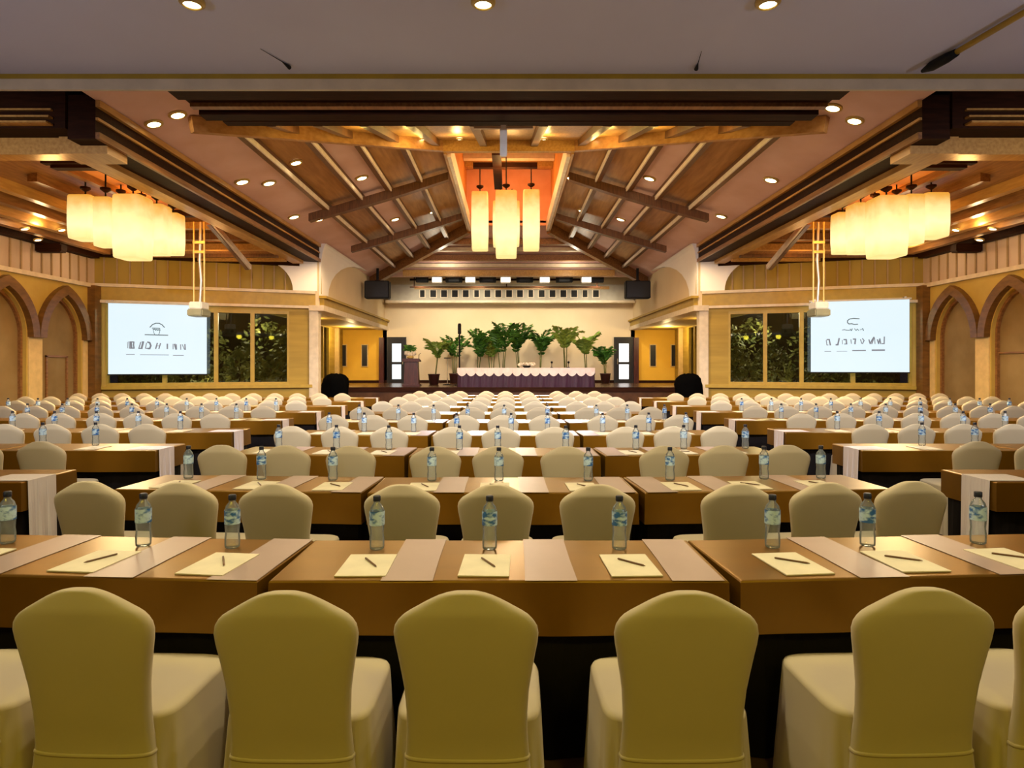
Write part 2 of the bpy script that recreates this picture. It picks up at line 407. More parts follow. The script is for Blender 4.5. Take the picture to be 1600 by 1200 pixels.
    for j, yc in enumerate(centres):
        op = arch(yc, .80, 2.36, 3.58); out = arch(yc, 1.035, 2.36, 3.84)
        mb = MB()
        rings = []
        for (yi, zi), (yo, zo) in zip(op, out):
            rings.append([S(XW-.16, yi, zi), S(XW-.16, yo, zo), S(XW+.02, yo, zo), S(XW+.02, yi, zi)])
        mb.loft(rings).build('arch_band', M['arch_wood'], w)
        ins = arch(yc, .70, 2.42, 3.44)
        rings = []
        for (yi, zi), (yo, zo) in zip([(yc-.70, 0)]+ins+[(yc+.70, 0)], [(yc-.76, 0)]+arch(yc, .76, 2.42, 3.52)+[(yc+.76, 0)]):
            rings.append([S(XW+.10, yi, zi), S(XW+.10, yo, zo), S(XW+.2, yo, zo), S(XW+.2, yi, zi)])
        MB().loft(rings).build('arch_lining', M['wood'], w)
        pan = MB().slab([S(XW+.18, y, z) for y, z in [(yc-.76, 0)]+arch(yc, .76, 2.42, 3.52)+[(yc+.76, 0)]], (s*.05, 0, 0)).build('arch_panel', M['arch_panel'], w)
        if j == 2 and s < 0:
            mb = MB()
            mb.box(-XW-.18, -XW-.14, yc-.42, yc-.37, .2, 1.9); mb.box(-XW-.18, -XW-.14, yc+.37, yc+.42, .2, 1.9); mb.box(-XW-.18, -XW-.14, yc-.42, yc+.42, 1.86, 1.91)
            mb.build('door_frame_edge', M['wood'], w)
        if j == 1 and s > 0:
            bx(XW+.14, XW+.18, yc-.70, yc+.70, 1.93, 1.97).build('panel_rail', M['wood'], w)
    for yb in [centres[0]-half]+[c+half for c in centres[:2]]:
        trim(bx(XW-.03, XW+.01, yb-.24, yb+.24, 0, 2.40), 'jamb')
    trim(bx(XW-.03, XW+.01, 18.46, 18.66, 0, 2.6), 'jamb')
    trim(bx(XW-.22, XW, 18.68, 18.98, 0, 3.98), 'arch_wood')
    # clerestory boards
    struct('wall_clerestory_'+nm, bx(XW, XW+.1, 4.8, 19.2, 3.98, 5.1), 'board')
    for k in range(30):
        y = 8.2+k*.36
        trim(bx(XW-.03, XW+.0, y-.022, y+.022, 4.06, 4.98), 'batten')
    trim(bx(XW-.10, XW+.02, 4.8, 19.0, 3.93, 4.04), 'cream_trim')

    # ---- angled wall with windows and screen
    A = Vector((s*XW, 19.0, 0)); B = Vector((s*6.45, 21.0, 0)); D = (B-A); Ln = D.length; D.normalize()
    N = Vector((D.y*1, -D.x*1, 0)); N = N if N.y < 0 else -N           # towards the room
    def W(t, z, off=0): return A+D*t+N*off+Vector((0, 0, z))
    def panel(t0, t1, z0, z1, o0, o1):
        return MB().slab([W(t0, z0, o0), W(t1, z0, o0), W(t1, z1, o0), W(t0, z1, o0)], N*(o1-o0))
    zs0, zs1 = 1.08, 3.30
    struct('wall_angled_'+nm, panel(0, Ln, 0, zs0-.06, -.2, 0), 'stone')
    struct('wall_angled_'+nm, panel(0, Ln, zs1+.10, 4.0, -.2, 0), 'plaster')
    struct('wall_angled_'+nm, panel(0, .30, zs0-.06, zs1+.10, -.2, 0), 'plaster')
    struct('wall_angled_'+nm, panel(Ln-.72, Ln, zs0-.06, zs1+.10, -.2, .02), 'stone')
    trim(panel(.1, Ln+.1, 3.50, 3.58, 0, .16), 'cream_trim')
    trim(panel(.0, Ln+.1, 3.58, 3.98, 0, .10), 'gold_trim')
    trim(panel(.0, Ln+.1, 3.98, 4.07, 0, .15), 'cream_trim')
    trim(panel(.2, Ln, zs0-.16, zs0-.06, 0, .14), 'frame')
    struct('wall_clerestory_'+nm, panel(0, Ln+.3, 4.0, 5.1, -.1, 0), 'board_gold')
    for k in range(17):
        t = .25+k*.34
        if t < Ln: trim(panel(t-.02, t+.02, 4.07, 5.0, 0, .03), 'batten')
    trim(panel(0, Ln-.4, 4.86, 5.03, 0, .16), 'dark')
    # windows (four lights)
    ts = [.30, 1.86, 3.30, 4.36, Ln-.72]
    for i in range(4):
        t0, t1 = ts[i], ts[i+1]; fw = .06
        mb = MB()
        for q in ((t0, t0+fw, zs0-.06, zs1+.1), (t1-fw, t1, zs0-.06, zs1+.1), (t0+fw, t1-fw, zs0-.06, zs0+.03), (t0+fw, t1-fw, zs1, zs1+.1)):
            mb.slab([W(q[0], q[2], -.16), W(q[1], q[2], -.16), W(q[1], q[3], -.16), W(q[0], q[3], -.16)], N*.20)
        wn = struct('window_%d' % (i+1 if s < 0 else i+5), mb, 'frame')
        panel(t0+fw, t1-fw, zs0+.03, zs1, -.09, -.08).build('pane', M['glass'], wn)
    # column and wing
    trim(bx(6.22, 6.52, 20.88, 21.2, 0, 3.55), 'column', bevel=.015)
    struct('wall_wing_'+nm, bx(6.2, 6.4, 20.95, 32.0, 3.55, 6.3), 'back')
    trim(bx(6.02, 6.5, 20.8, 32.0, 3.42, 3.60), 'cream_trim')
    trim(bx(6.06, 6.2, 21.0, 32.0, 3.60, 3.84), 'gold_trim')
    trim(bx(5.96, 6.2, 20.9, 32.0, 3.84, 3.92), 'gold_trim')
    struct('ceiling', bx(6.5, 8.4, 21.2, 32.0, 3.44, 3.56), 'plaster')
    # white cove pieces at the corner
    pts = [W(Ln+.15, 4.07, .03)]
    N_ = 10
    for k in range(N_+1):
        th = k/N_*PI/2
        pts.append(W(Ln-.65-1.05*math.sin(th)*1.0+.0, 4.07+.95*(1-math.cos(th)), .03) if False else W(Ln-.60-1.0*(1-math.cos(th)), 4.07+.95*math.sin(th), .03))
    pts.append(W(Ln+.15, 5.02, .03))
    trim(MB().slab(pts, N*.10), 'white')
    # flaring cove over the wing beam: quarter round from beam to ceiling
    rings = []
    for k in range(9):
        th = k/8*PI/2
        u = 6.185-.22*(1-math.cos(th)); z = 3.93+1.70*math.sin(th); ye = 21.9+5.0*(1-math.cos(th))
        rings.append([S(u, 20.93, z), S(u, ye, z), S(6.198, ye+.05, z), S(6.198, 20.93, z)])
    trim(MB().loft(rings), 'white', smooth=False)
    # recessed aisle beyond the column
    struct('wall_aisle_'+nm, MB().slab([S(6.66, 21.25, 0), S(8.3, 27.6, 0), S(8.3, 27.6, 3.5), S(6.66, 21.25, 3.5)], (s*.1, 0, 0)), 'plaster')
    struct('wall_aisle_'+nm, bx(8.3, 8.5, 29.6, 32.0, 0, 3.5), 'stone')
    struct('wall_aisle_'+nm, bx(8.3, 8.5, 27.6, 29.6, 0, 1.0), 'stone')
    mb = MB()
    for q in ((27.6, 27.75, 1.0, 3.5), (29.45, 29.6, 1.0, 3.5), (28.55, 28.65, 1.0, 3.5), (27.75, 29.45, 1.0, 1.1), (27.75, 29.45, 3.4, 3.5)):
        mb.box(min(s*8.28, s*8.5), max(s*8.28, s*8.5), q[0], q[1], q[2], q[3])
    wn = struct('window_%d' % (9 if s < 0 else 10), mb, 'frame')
    bx(8.38, 8.39, 27.75, 29.45, 1.1, 3.4).build('pane', M['glass'], wn)
    trim(bx(8.12, 8.32, 30.5, 30.7, .8, 3.44), 'jamb')
    # yellow end wall of the aisle, narrow windows
    struct('wall_end_'+nm, bx(6.1, 8.5, 32.0, 32.2, 0, 3.6), 'yellow')
    for j, px in enumerate((-258, -225) if s < 0 else (225, 258)):
        x = px/1000*32
        fr = struct('window_%d' % ((11 if s < 0 else 13)+j), MB().box(x-.17, x+.17, 31.95, 32.0, 1.6, 2.72), 'jamb')
        MB().box(x-.13, x+.13, 31.93, 31.955, 1.64, 2.68).build('pane', M['black_frame'], fr)
    trim(bx(6.22, 6.46, 31.8, 31.99, .8, 3.05), 'podium')
    trim(bx(6.47, 8.3, 31.94, 31.99, .8, .92), 'dark')
    # garden outside, seen through the glass
    struct('ground_garden_'+nm, bx(8.5, 16.5, 19.2, 31, -.1, .0) if False else MB().slab([S(6.8, 21.2, 0), S(16.5, 19.2, 0), S(16.5, 31, 0), S(8.52, 31, 0), S(8.42, 27.5, 0)], (0, 0, -.1)), 'soil')
    struct('wall_garden_'+nm, MB().slab([S(8.6, 29.8, 0), S(16.5, 27, 0), S(16.5, 27, 5), S(8.6, 29.8, 5)], (0, .2, 0)), 'fence')
    rnd = random.Random(11+s)
    for j, (u, y, r, h) in enumerate(((9.5, 23.2, .72, 2.5), (11.1, 22.4, .8, 2.1), (11.6, 24.5, 1.0, 3.3), (9.7, 25.4, .95, 3.6), (13.0, 23.0, .85, 2.3), (9.35, 28.2, .65, 2.6), (7.95, 22.2, .55, 2.3), (8.5, 24.4, .5, 3.2))):
        mb = MB()
        for q in range(520):
            th = rnd.uniform(0, 2*PI); ph = math.acos(rnd.uniform(-1, 1)); rr = rnd.uniform(.6, 1)**.5
            c = Vector((s*u+r*rr*math.sin(ph)*math.cos(th), y+r*rr*math.sin(ph)*math.sin(th), h*.52+h*.48*rr*math.cos(ph)))
            a = Vector((rnd.uniform(-1, 1), rnd.uniform(-1, 1), rnd.uniform(-1, 1))).normalized(); b = a.orthogonal()
            l = rnd.uniform(.07, .15)
            mb.quad(c-a*l, c+b*l*.4, c+a*l, c-b*l*.4)
        t = thing('garden_bush', ('round low', 'wide low', 'tall dark', 'tall dense', 'outermost low', 'narrow', 'small upright', 'slender tall')[j]+' leafy bush outside the windows of the '+nm+' angled wall', 'bush', (0, 0, 0), 0, 'bushes outside the '+nm+' windows')
        mb.build('foliage', M['bush'], t)
        MB().tube([(s*u, y, 0), (s*u+.03, y, h*.5)], .05).build('stem', M['stem'], t)
    light('POINT', (s*10.4, 22.0, .5), 110, (1, .85, .5), .15)
    light('POINT', (s*9.6, 24.3, 3.4), 170, (1, .9, .6), .2)

    # ---- projection screen
    to = .36
    def solve(px):                                                    # wall parameter hit by the photo column px on the plane 0.36 m in front
        r = (px-CX)/F
        p0 = A+N*to
        return (r*p0.y-p0.x)/(D.x-r*D.y)
    t0, t1 = (solve(169), solve(323)) if s < 0 else (solve(1421), solve(1267))
    z0, z1 = (1.38, 3.47) if s < 0 else (1.44, 3.58)
    sc = thing('projection_screen', ('lit white projection screen with a roof-arc logo, on the left angled wall' if s < 0 else 'lit white projection screen with a looped logo, on the right angled wall'), 'screen', (0, 0, 0), 0)
    panel(t0, t1, z0, z1, to-.012, to).build('screen_fabric', M['screen'], sc)
    panel(t0-.05, t1+.05, z1, z1+.05, to-.05, to+.04).build('roller_case', M['proj'], sc)
    panel(t0-.02, t1+.02, z0-.035, z0, to-.02, to+.01).build('weight_bar', M['black'], sc)
    for t in (t0+.1, t1-.1): panel(t-.03, t+.03, z1+.05, z1+.09, .03, to).build('bracket', M['metal'], sc)
    Wd, Hd = t1-t0, z1-z0
    def SP(fx, fz, o=.004):                                           # fraction of the screen as seen from the room, left to right, top to bottom
        t = t0+Wd*fx if s < 0 else t1-Wd*fx
        return W(t, z1-Hd*fz, to+o)
    def stroke(mb, pts, w):
        w *= 1.15
        for (x0, y0), (x1, y1) in zip(pts, pts[1:]):
            dx, dy = (x1-x0)*Wd, (y1-y0)*Hd; l = math.hypot(dx, dy) or 1
            nx, ny = -dy/l*w/2/Wd, dx/l*w/2/Hd
            ex, ey = dx/l*w*.3/Wd, dy/l*w*.3/Hd
            mb.slab([SP(x0+nx-ex, y0+ny-ey), SP(x0-nx-ex, y0-ny-ey), SP(x1-nx+ex, y1-ny+ey), SP(x1+nx+ex, y1+ny+ey)], N*.003)
    emb = MB(); letters = []; captions = []
    if s < 0:
        g = lambda x, y: ((x-155)/1215, (y-190)/880)
        stroke(emb, [g(658, 480), g(690, 445), g(730, 428), g(770, 428), g(805, 445), g(835, 478)], .022)
        stroke(emb, [g(685, 490), g(780, 492)], .02); stroke(emb, [g(700, 505), g(785, 515)], .016)
        stroke(emb, [g(695, 500), g(700, 535), g(715, 570)], .012); stroke(emb, [g(780, 500), g(778, 540), g(765, 570)], .012)
        stroke(emb, [g(715, 500), g(728, 520), g(742, 502), g(755, 520), g(768, 502)], .012)
        stroke(emb, [g(597, 574), g(878, 578)], .022)
        for pts, w in (([(385, 670), (388, 745)], .008), ([(402, 665), (408, 748)], .014), ([(425, 668), (430, 745)], .035), ([(440, 668), (462, 668), (458, 705), (465, 745), (435, 745)], .02),
                       ([(545, 670), (522, 748), (545, 748)], .016), ([(575, 665), (555, 748)], .030), ([(560, 668), (582, 668)], .016),
                       ([(615, 680), (603, 745), (640, 748)], .014), ([(630, 668), (655, 675), (668, 712), (655, 748), (635, 748)], .026),
                       ([(748, 680), (728, 748)], .020), ([(787, 682), (768, 748)], .018), ([(740, 715), (775, 715)], .008),
                       ([(872, 690), (872, 748)], .022),
                       ([(943, 690), (943, 752)], .012), ([(965, 692), (982, 755)], .028), ([(985, 692), (988, 755)], .012),
                       ([(1038, 695), (1040, 758)], .014), ([(1060, 695), (1085, 755), (1100, 755)], .012), ([(1092, 692), (1096, 758)], .020)):
            letters.append((pts[0][0], [g(*p) for p in pts], w))
        for a, b in (((370, 823), (470, 823)), ((540, 826), (888, 829)), ((945, 834), (1075, 834))): captions.append(([g(*a), g(*b)], .011))
    else:
        g = lambda x, y: ((x-140)/1235, (y-155)/885)
        stroke(emb, [g(760, 378), g(690, 372), g(640, 378), g(612, 398), g(612, 425), g(630, 440), g(665, 438), g(700, 448), g(740, 445)], .022)
        stroke(emb, [g(545, 515), g(570, 510), g(600, 518), g(640, 520)], .018)
        stroke(emb, [g(645, 505), g(660, 525), g(672, 500)], .018); stroke(emb, [g(700, 500), g(720, 525), g(735, 505), g(755, 525)], .014)
        stroke(emb, [g(770, 515), g(790, 510)], .014); stroke(emb, [g(800, 500), g(812, 525)], .022)
        for pts, w in (([(340, 640), (348, 700), (365, 700)], .012), ([(350, 632), (378, 632), (392, 700)], .022),
                       ([(505, 620), (488, 698), (465, 698)], .024), ([(545, 640), (548, 690)], .010), ([(565, 635), (595, 635), (600, 690)], .022), ([(575, 690), (600, 690)], .016),
                       ([(655, 635), (660, 685)], .012), ([(685, 630), (712, 630), (705, 690)], .022),
                       ([(775, 635), (790, 685)], .014), ([(800, 625), (820, 650), (800, 688)], .016),
                       ([(880, 640), (895, 690), (920, 640), (940, 610)], .018), ([(945, 610), (915, 690)], .018), ([(950, 620), (955, 690)], .012),
                       ([(985, 640), (1000, 690), (1015, 630), (1025, 690)], .018), ([(1070, 608), (1068, 690), (1040, 690)], .018)):
            letters.append((pts[0][0], [g(*p) for p in pts], w))
        for a, b, w in (((320, 782), (400, 782), .010), ((475, 782), (605, 782), .008), ((675, 772), (838, 772), .018), ((920, 770), (1072, 770), .024)): captions.append(([g(*a), g(*b)], w))
    emb.build('logo', M['logo2'], sc); letters.sort()
    runs = []
    for x, pts, w_ in letters:
        if runs and min(p[0] for p in pts)-runs[-1][0] < .03: runs[-1][1].append((pts, w_))
        else: runs.append([0, [(pts, w_)]])
        runs[-1][0] = max([p[0] for q, _ in runs[-1][1] for p in q])
    for _, grp in runs:
        mb = MB()
        for pts, w_ in grp: stroke(mb, pts, w_*1.5)
        mb.build('letter', M['logo'], sc)
    for pts, w_ in captions:
        mb = MB(); stroke(mb, pts, w_*1.5); mb.build('caption', M['logo'], sc)

    # ---- hanging projector
    Yp = 16.0; xp = (311-CX)/F*Yp if s < 0 else (1279-CX)/F*Yp
    pr = thing('projector', 'ceiling-hung projector on twin gold poles in front of the '+nm+' screen', 'projector', (xp, Yp, 2.85))
    ztop_ = 5.22-2.85
    for dx in (-.13, .13): MB().tube([(dx, 0, .36), (dx, 0, ztop_)], .022).build('pole', M['gold_metal'], pr)
    for z in (1.62, 1.86): MB().box(-.15, .15, -.02, .02, z-.03, z+.03).build('cross_bar', M['gold_metal'], pr)
    MB().tube([(0, .05, .36), (.03, .05, .9), (-.01, .05, 1.4), (.02, .05, ztop_)], .035).build('cable', M['metal'], pr)
    MB().box(-.16, .16, -.2, .2, .18, .36).build('mount_plate', M['proj'], pr, bevel=.02)
    bd = MB().box(-.19, .19, -.24, .24, 0, .18).build('projector_body', M['proj2'], pr, bevel=.025)
    MB().lathe([(.05, 0), (.05, .06), (.035, .06)], 12).build('lens', M['black'], bd, loc=(0, .24, .09)).rotation_euler = (-PI/2, 0, 0)
bay(-1); bay(1)

# stage back wall -------------------------------------------------------
struct('wall_back', MB().box(-6.3, 6.3, 32.0, 32.2, .0, 6.3), 'back')
struct('wall_bulkhead', MB().box(-5.9, 6.1, 31.3, 32.0, 4.82, 5.62), 'grey')
trim(MB().box(-6.0, 6.15, 31.15, 32.0, 4.72, 4.83), 'cream_trim')
trim(MB().box(-4.6, 4.9, 31.18, 31.3, 5.38, 5.52), 'gold_wood')
trim(MB().box(-6.2, 6.2, 31.94, 32.0, .8, .93), 'dark')
for k in range(17):
    x = (660+k*(931-660)/16-CX)/F*31.3
    w = .28 if k % 5 else .22
    fr = struct('window_%d' % (20+k), MB().box(x-w/2-.03, x+w/2+.03, 31.265, 31.3, 5.03, 5.36) if False else MB().box(x-w/2-.04, x+w/2+.04, 31.27, 31.3, 4.98, 5.36), 'column')
    MB().box(x-w/2, x+w/2, 31.255, 31.275, 5.0, 5.34).build('pane', M['black'], fr)
# doors
for s, m in ((-1, 'frosted'), (1, 'frosted2')):
    x0, x1 = ((605-CX)*.032, (635-CX)*.032) if s < 0 else ((959-CX)*.032, (990-CX)*.032)
    mb = MB(); fw = .10
    mb.box(x0, x0+fw, 31.9, 32.0, .8, 3.08); mb.box(x1-fw, x1, 31.9, 32.0, .8, 3.08); mb.box(x0+fw, x1-fw, 31.9, 32.0, 2.98, 3.08)
    d = struct('door_%d' % (1 if s < 0 else 2), mb, 'black_frame')
    a, b = x0+fw, x1-fw
    st = MB()
    for q in ((a, a+.15, .8, 2.98), (b-.15, b, .8, 2.98), (a+.15, b-.15, .8, .98), (a+.15, b-.15, 1.72, 1.84), (a+.15, b-.15, 2.76, 2.98)):
        st.box(q[0], q[1], 31.93, 31.98, q[2], q[3])
    st.build('door_leaf_frame', M['black_frame'], d)
    MB().box(a+.15, b-.15, 31.95, 31.97, .98, 1.72).build('pane', M[m], d)
    MB().box(a+.15, b-.15, 31.95, 31.97, 1.84, 2.76).build('pane', M[m], d)
    MB().tube([(b-.07 if s < 0 else a+.07, 31.90, 1.72), (b-.07 if s < 0 else a+.07, 31.90, 2.0)], .02).build('handle', M['metal'], d)

# ================================================================== CEILING FITTINGS
def downlight(name, loc, normal, r, m, label, group):
    t = thing(name, label, 'light', loc, 0, group)
    t.rotation_euler = Vector(normal).to_track_quat('-Z', 'Y').to_euler()
    rim = [(r*1.05, .0), (r*1.5, .0), (r*1.5, -.02), (r*1.05, -.035)]
    n = 16; rings = [[(q*math.cos(2*PI*i/n), q*math.sin(2*PI*i/n), z) for i in range(n)] for q, z in rim+[rim[0]]]
    MB().loft(rings, False, False).build('trim_ring', M['gold_metal'], t, True)
    MB().lathe([(r*1.05, -.002), (r*1.05, -.022), (r*.6, -.03)], 14).build('lamp', M[m], t, True)
    return t
for k, (px, w) in enumerate(((300, 'beside the left lobby spot'), (755, 'near the middle'), (1200, 'on the right'))):
    x = (px-CX)/F*3.49
    downlight('downlight', (x, 3.49, 3.6), (0, 0, -1), .045, 'bulb', ('leftmost', 'middle', 'rightmost')[k]+' round downlight in the flat lavender ceiling overhead', 'downlights in the low ceiling')
LOW_E = 100
for x in (-3.4, -1.73, -.14, 1.41, 3.0):
    light('SPOT', (x, 3.45, 3.50), LOW_E, (1, .84, .55), .06, (x, 4.4, 0), 150, .8)
for x in (-3.0, -1.0, 1.0, 3.0):
    light('SPOT', (x, -.6, 3.50), LOW_E*.66, (1, .82, .06), .15, (x, .9, 0), 150, .9)
for x in (-4.2, 4.2): light('SPOT', (x, .8, 1.9), 86, (.80, .84, 1.0), .15, (x*.45, 3.2, 3.6), 120, 1.0)  # added unseen uplights that brighten the low ceiling
for x in (-4, -1.4, 1.4, 4): light('SPOT', (x, 9.0, 5.45), 1100, (.88, .89, 1.0), .12, (x*1.3, 17, .8), 72, .9)  # added spots, aimed at the stage to light the chair backs
for x in (-7.5, -3, 0, 3, 7.5): light('SPOT', (x, 4.75, 4.9), 850, (.95, .91, .98), .12, (x*1.1, 11.0, .8), 100, .9)  # added spots hidden above the low ceiling edge, for chair-back brightness
# small fittings on the low ceiling
tag(MB().tube([(-1.56, 4.02, 3.596), (-1.48, 4.18, 3.592), (-1.455, 4.25, 3.585)], [.0015, .003, .014]).build('ceiling_hook', M['black'], smooth=True), 'thin black wire hook at the lavender ceiling edge, left one', 'hook', 'hooks on the low ceiling')
tag(MB().tube([(1.22, 4.05, 3.596), (1.242, 4.2, 3.592), (1.25, 4.27, 3.585)], [.0015, .003, .014]).build('ceiling_hook', M['black'], smooth=True), 'thin black wire hook at the lavender ceiling edge, right one', 'hook', 'hooks on the low ceiling')
t = thing('ceiling_pole', 'olive rod with a black tip lying along the low ceiling, upper right', 'pole', (0, 0, 0))
MB().tube([(2.97, 2.9, 3.575), (2.80, 4.0, 3.568)], .018, 10).build('rod', M['gold_trim'], t, True)
MB().tube([(2.80, 4.0, 3.565), (2.785, 4.07, 3.563), (2.76, 4.18, 3.562), (2.745, 4.25, 3.562)], [.024, .032, .032, .012], 10).build('tip', M['black'], t, True)

t = thing('hanging_fixture', 'white T-shaped fixture hanging under the dark beams before the ridge lanterns', 'fixture', (-.09, 10.85, 5.16))
MB().box(-.06, .06, -.04, .04, 0, .53).build('drop_arm', M['proj'], t, bevel=.015)
MB().box(-.50, .50, -.03, .03, .47, .51).build('cross_bar', M['metal'], t)
# roof spots placed on the slopes
def on_slope(px, py):
    r = abs(px-CX)/(HY-py); k = SL; z0 = ZE+XE*k-EYE
    X = r*z0/(1+k*r); z = zs(X); Y = (z-EYE)/((HY-py)/F)
    return Vector((math.copysign(X, px-CX), Y, z))
sl = [(240, 192), (277, 178), (378, 283), (420, 285), (462, 253), (565, 277), (459, 338), (498, 342), (617, 342), (677, 330), (680, 278), (1302, 167), (1336, 187), (1205, 280), (1127, 337), (1015, 278), (970, 342), (893, 278), (910, 329)]
near = ['by the upper dark corner', 'beside the first hip rafter', 'on the lower mauve strip', 'halfway up the lower mauve strip', 'under the second rafter', 'above the long cross rib', 'near the hanging lanterns side', 'beyond the cross rib', 'past the second cross rib', 'close to the ridge lanterns', 'beside the ridge board']
for k, (px, py) in enumerate(sl):
    p = on_slope(px, py); s = 1 if p.x > 0 else -1
    nrm = Vector((-s*SL, 0, -1)).normalized()
    side = 'left' if s < 0 else 'right'
    cnt = k if s < 0 else k-11
    downlight('ceiling_spotlight', p+nrm*.006, nrm, .10 if py < 260 else .115, 'bulb', 'small glowing spotlight on the '+side+' roof slope, '+ORD[cnt]+' counted from the near end', 'spotlights on the '+side+' roof slope')
for x, y in ((-5.4, 11), (-4.6, 15), (-3.0, 18.5), (-5.4, 20), (5.4, 11), (4.6, 15), (3.0, 18.5), (5.4, 20), (-2.6, 13.8), (2.6, 13.8), (-1.9, 23), (1.9, 23)):
    light('SPOT', (x, y, zs(x)-.55), 150, WARM, .08, (x*.9, y, 0), 165, .5)
# spots on the front hip
for px in (660, 718, 850, 925):
    y = 14.6; z = ZE+(y-YH0)*(ZR-ZE)/(YH1-YH0)
    x = (px-CX)/F*y
    downlight('ceiling_spotlight', (x, y, z-.01), (0, .25, -1), .06, 'bulb', 'small warm spotlight above the ridge opening edge, '+{660: 'outer left', 718: 'inner left', 850: 'inner right', 925: 'outer right'}[px], 'spotlights over the ridge opening')
    light('POINT', (x, y-.6, z-.40), 20, (1, .66, .20), .08)
for x, y in ((-3.7, 11.7), (-2.9, 12.6), (-2.1, 13.3), (2.1, 13.3), (2.9, 12.6), (3.7, 11.7)): light('POINT', (x, y, ZE+(y-YH0)*.259-.30), 9, (1, .68, .16), .06)  # added amber points without fittings, for glow between the hip beams
# spots in side bays
for s in (-1, 1):
    for k, (u, y) in enumerate(((11.35, 15.0), (10.9, 15.6), (11.7, 15.9))):
        z = 4.95+(12.0-u)/3.1*.7
        downlight('ceiling_spotlight', (s*u, y, z-.25), (-s*.3, 0, -1), .07, 'bulb', 'small spotlight among the stepped boards of the '+('left' if s < 0 else 'right')+' side bay, '+('middle', 'upper', 'lower')[k], 'spotlights in the side bays')
    light('POINT', (s*11.0, 15.0, 4.9), 30, WARM, .1)
    light('POINT', (s*11.0, 17.6, 4.7), 26, WARM, .1)
    light('POINT', (s*8.0, 11.2, 4.6), 40, AMBER, .15)
    light('POINT', (s*8.4, 18.4, 4.5), 24, AMBER, .15)

# lantern chandeliers
def lantern(t, x, y, z0, z1, w, zc, sub=True):
    n = 5; rings = []
    h = z1-z0
    for z, q in ((0, .90), (.02, .94), (h*.3, 1), (h*.7, 1), (h-.03, .97), (h, .92)):
        r = w/2*q; c = r*.22; ring = []
        for cx_, cy_, a0 in ((r-c, r-c, 0), (-r+c, r-c, 90), (-r+c, -r+c, 180), (r-c, -r+c, 270)):
            for k in range(4):
                a = R(a0+30*k); ring.append((x+cx_+c*math.cos(a), y+cy_+c*math.sin(a), z0+z))
        rings.append(ring)
    sh = MB().loft(rings).build('lantern_shade', M['lantern'], t, True)
    MB().tube([(x, y, z1), (x, y, zc)], .016, 6).build('rod', M['black'], sh)
    MB().lathe([(.03, 0), (.10, .05), (.10, .09), (.03, .11)], 10, (x, y, z1+.12)).build('cap', M['dark'], sh)
def chandelier(name, label, specs, zc, canopy):
    t = thing(name, label, 'chandelier', (0, 0, 0), 0)
    canopy.build('canopy_frame', M['dark'], t)
    for x0, x1, yt, yb, Y in specs:
        p = P((x0+x1)/2, yt, Y); q = P((x0+x1)/2, yb, Y)
        lantern(t, p.x, Y, q.z, p.z, (x1-x0)/F*Y, zc)
    return t
chandelier('lantern_chandelier', 'cluster of tall lit parchment lanterns hanging in the left side bay', 
    [(115, 152, 308, 375, 13.6), (152, 178, 310, 386, 13.0), (186, 230, 308, 405, 12.2), (228, 262, 322, 398, 13.3), (257, 284, 335, 398, 14.0), (176, 202, 312, 388, 14.2), (206, 236, 318, 394, 14.4)], 5.64,
    MB().box(-8.85, -7.25, 12.35, 12.55, 5.44, 5.56).box(-8.1, -7.95, 12.5, 14.6, 5.46, 5.54))
chandelier('lantern_chandelier', 'cluster of tall lit parchment lanterns hanging in the right side bay',
    [(1436, 1474, 305, 372, 13.6), (1410, 1438, 306, 382, 13.0), (1362, 1408, 310, 402, 12.2), (1328, 1362, 320, 396, 13.3), (1303, 1330, 334, 396, 14.0), (1388, 1414, 312, 388, 14.2), (1352, 1382, 318, 394, 14.4)], 5.64,
    MB().box(7.25, 8.85, 12.35, 12.55, 5.44, 5.56).box(7.95, 8.1, 12.5, 14.6, 5.46, 5.54))
chandelier('lantern_chandelier', 'group of tall lit lanterns hanging from the ridge recess, centre of the room',
    [(737, 763, 302, 391, 18.0), (817, 843, 299, 391, 18.0), (774, 808, 301, 402, 17.0), (770, 794, 316, 385, 19.4), (788, 812, 316, 384, 20.0)], 7.16,
    MB().box(-1.0, .8, 17.6, 19.2, 7.16, 7.34).box(-.95, .75, 16.9, 17.1, 7.16, 7.28).box(-.3, .3, 17.1, 17.6, 7.16, 7.28) if False else MB().box(-1.0, .8, 17.9, 18.05, 7.18, 7.32).box(-.45, -.2, 16.9, 20.2, 7.19, 7.30))
for s in (-1, 1):
    light('SPOT', (s*7.9, 13.2, 3.5), 620, (1, .78, .46), .5, (s*7.9, 13.2, 0), 172, .4)
    light('POINT', (s*7.9, 13.2, 3.5), 90, (1, .72, .34), .4)
    light('POINT', (s*8.0, 14.6, 5.05), 190, (1, .42, .08), .3)  # added amber light above the lanterns to make the orange recess glow
light('SPOT', (0, 17.8, 4.3), 900, (1, .82, .56), .5, (0, 17.8, 0), 172, .4)
light('POINT', (0, 17.8, 4.3), 130, (1, .74, .40), .5)
light('POINT', (0, 17.9, 6.9), 90, AMBER, .3)
light('POINT', (0, 21.8, 7.6), 120, AMBER, .3)
light('POINT', (0, 16.2, 7.6), 60, AMBER, .3)

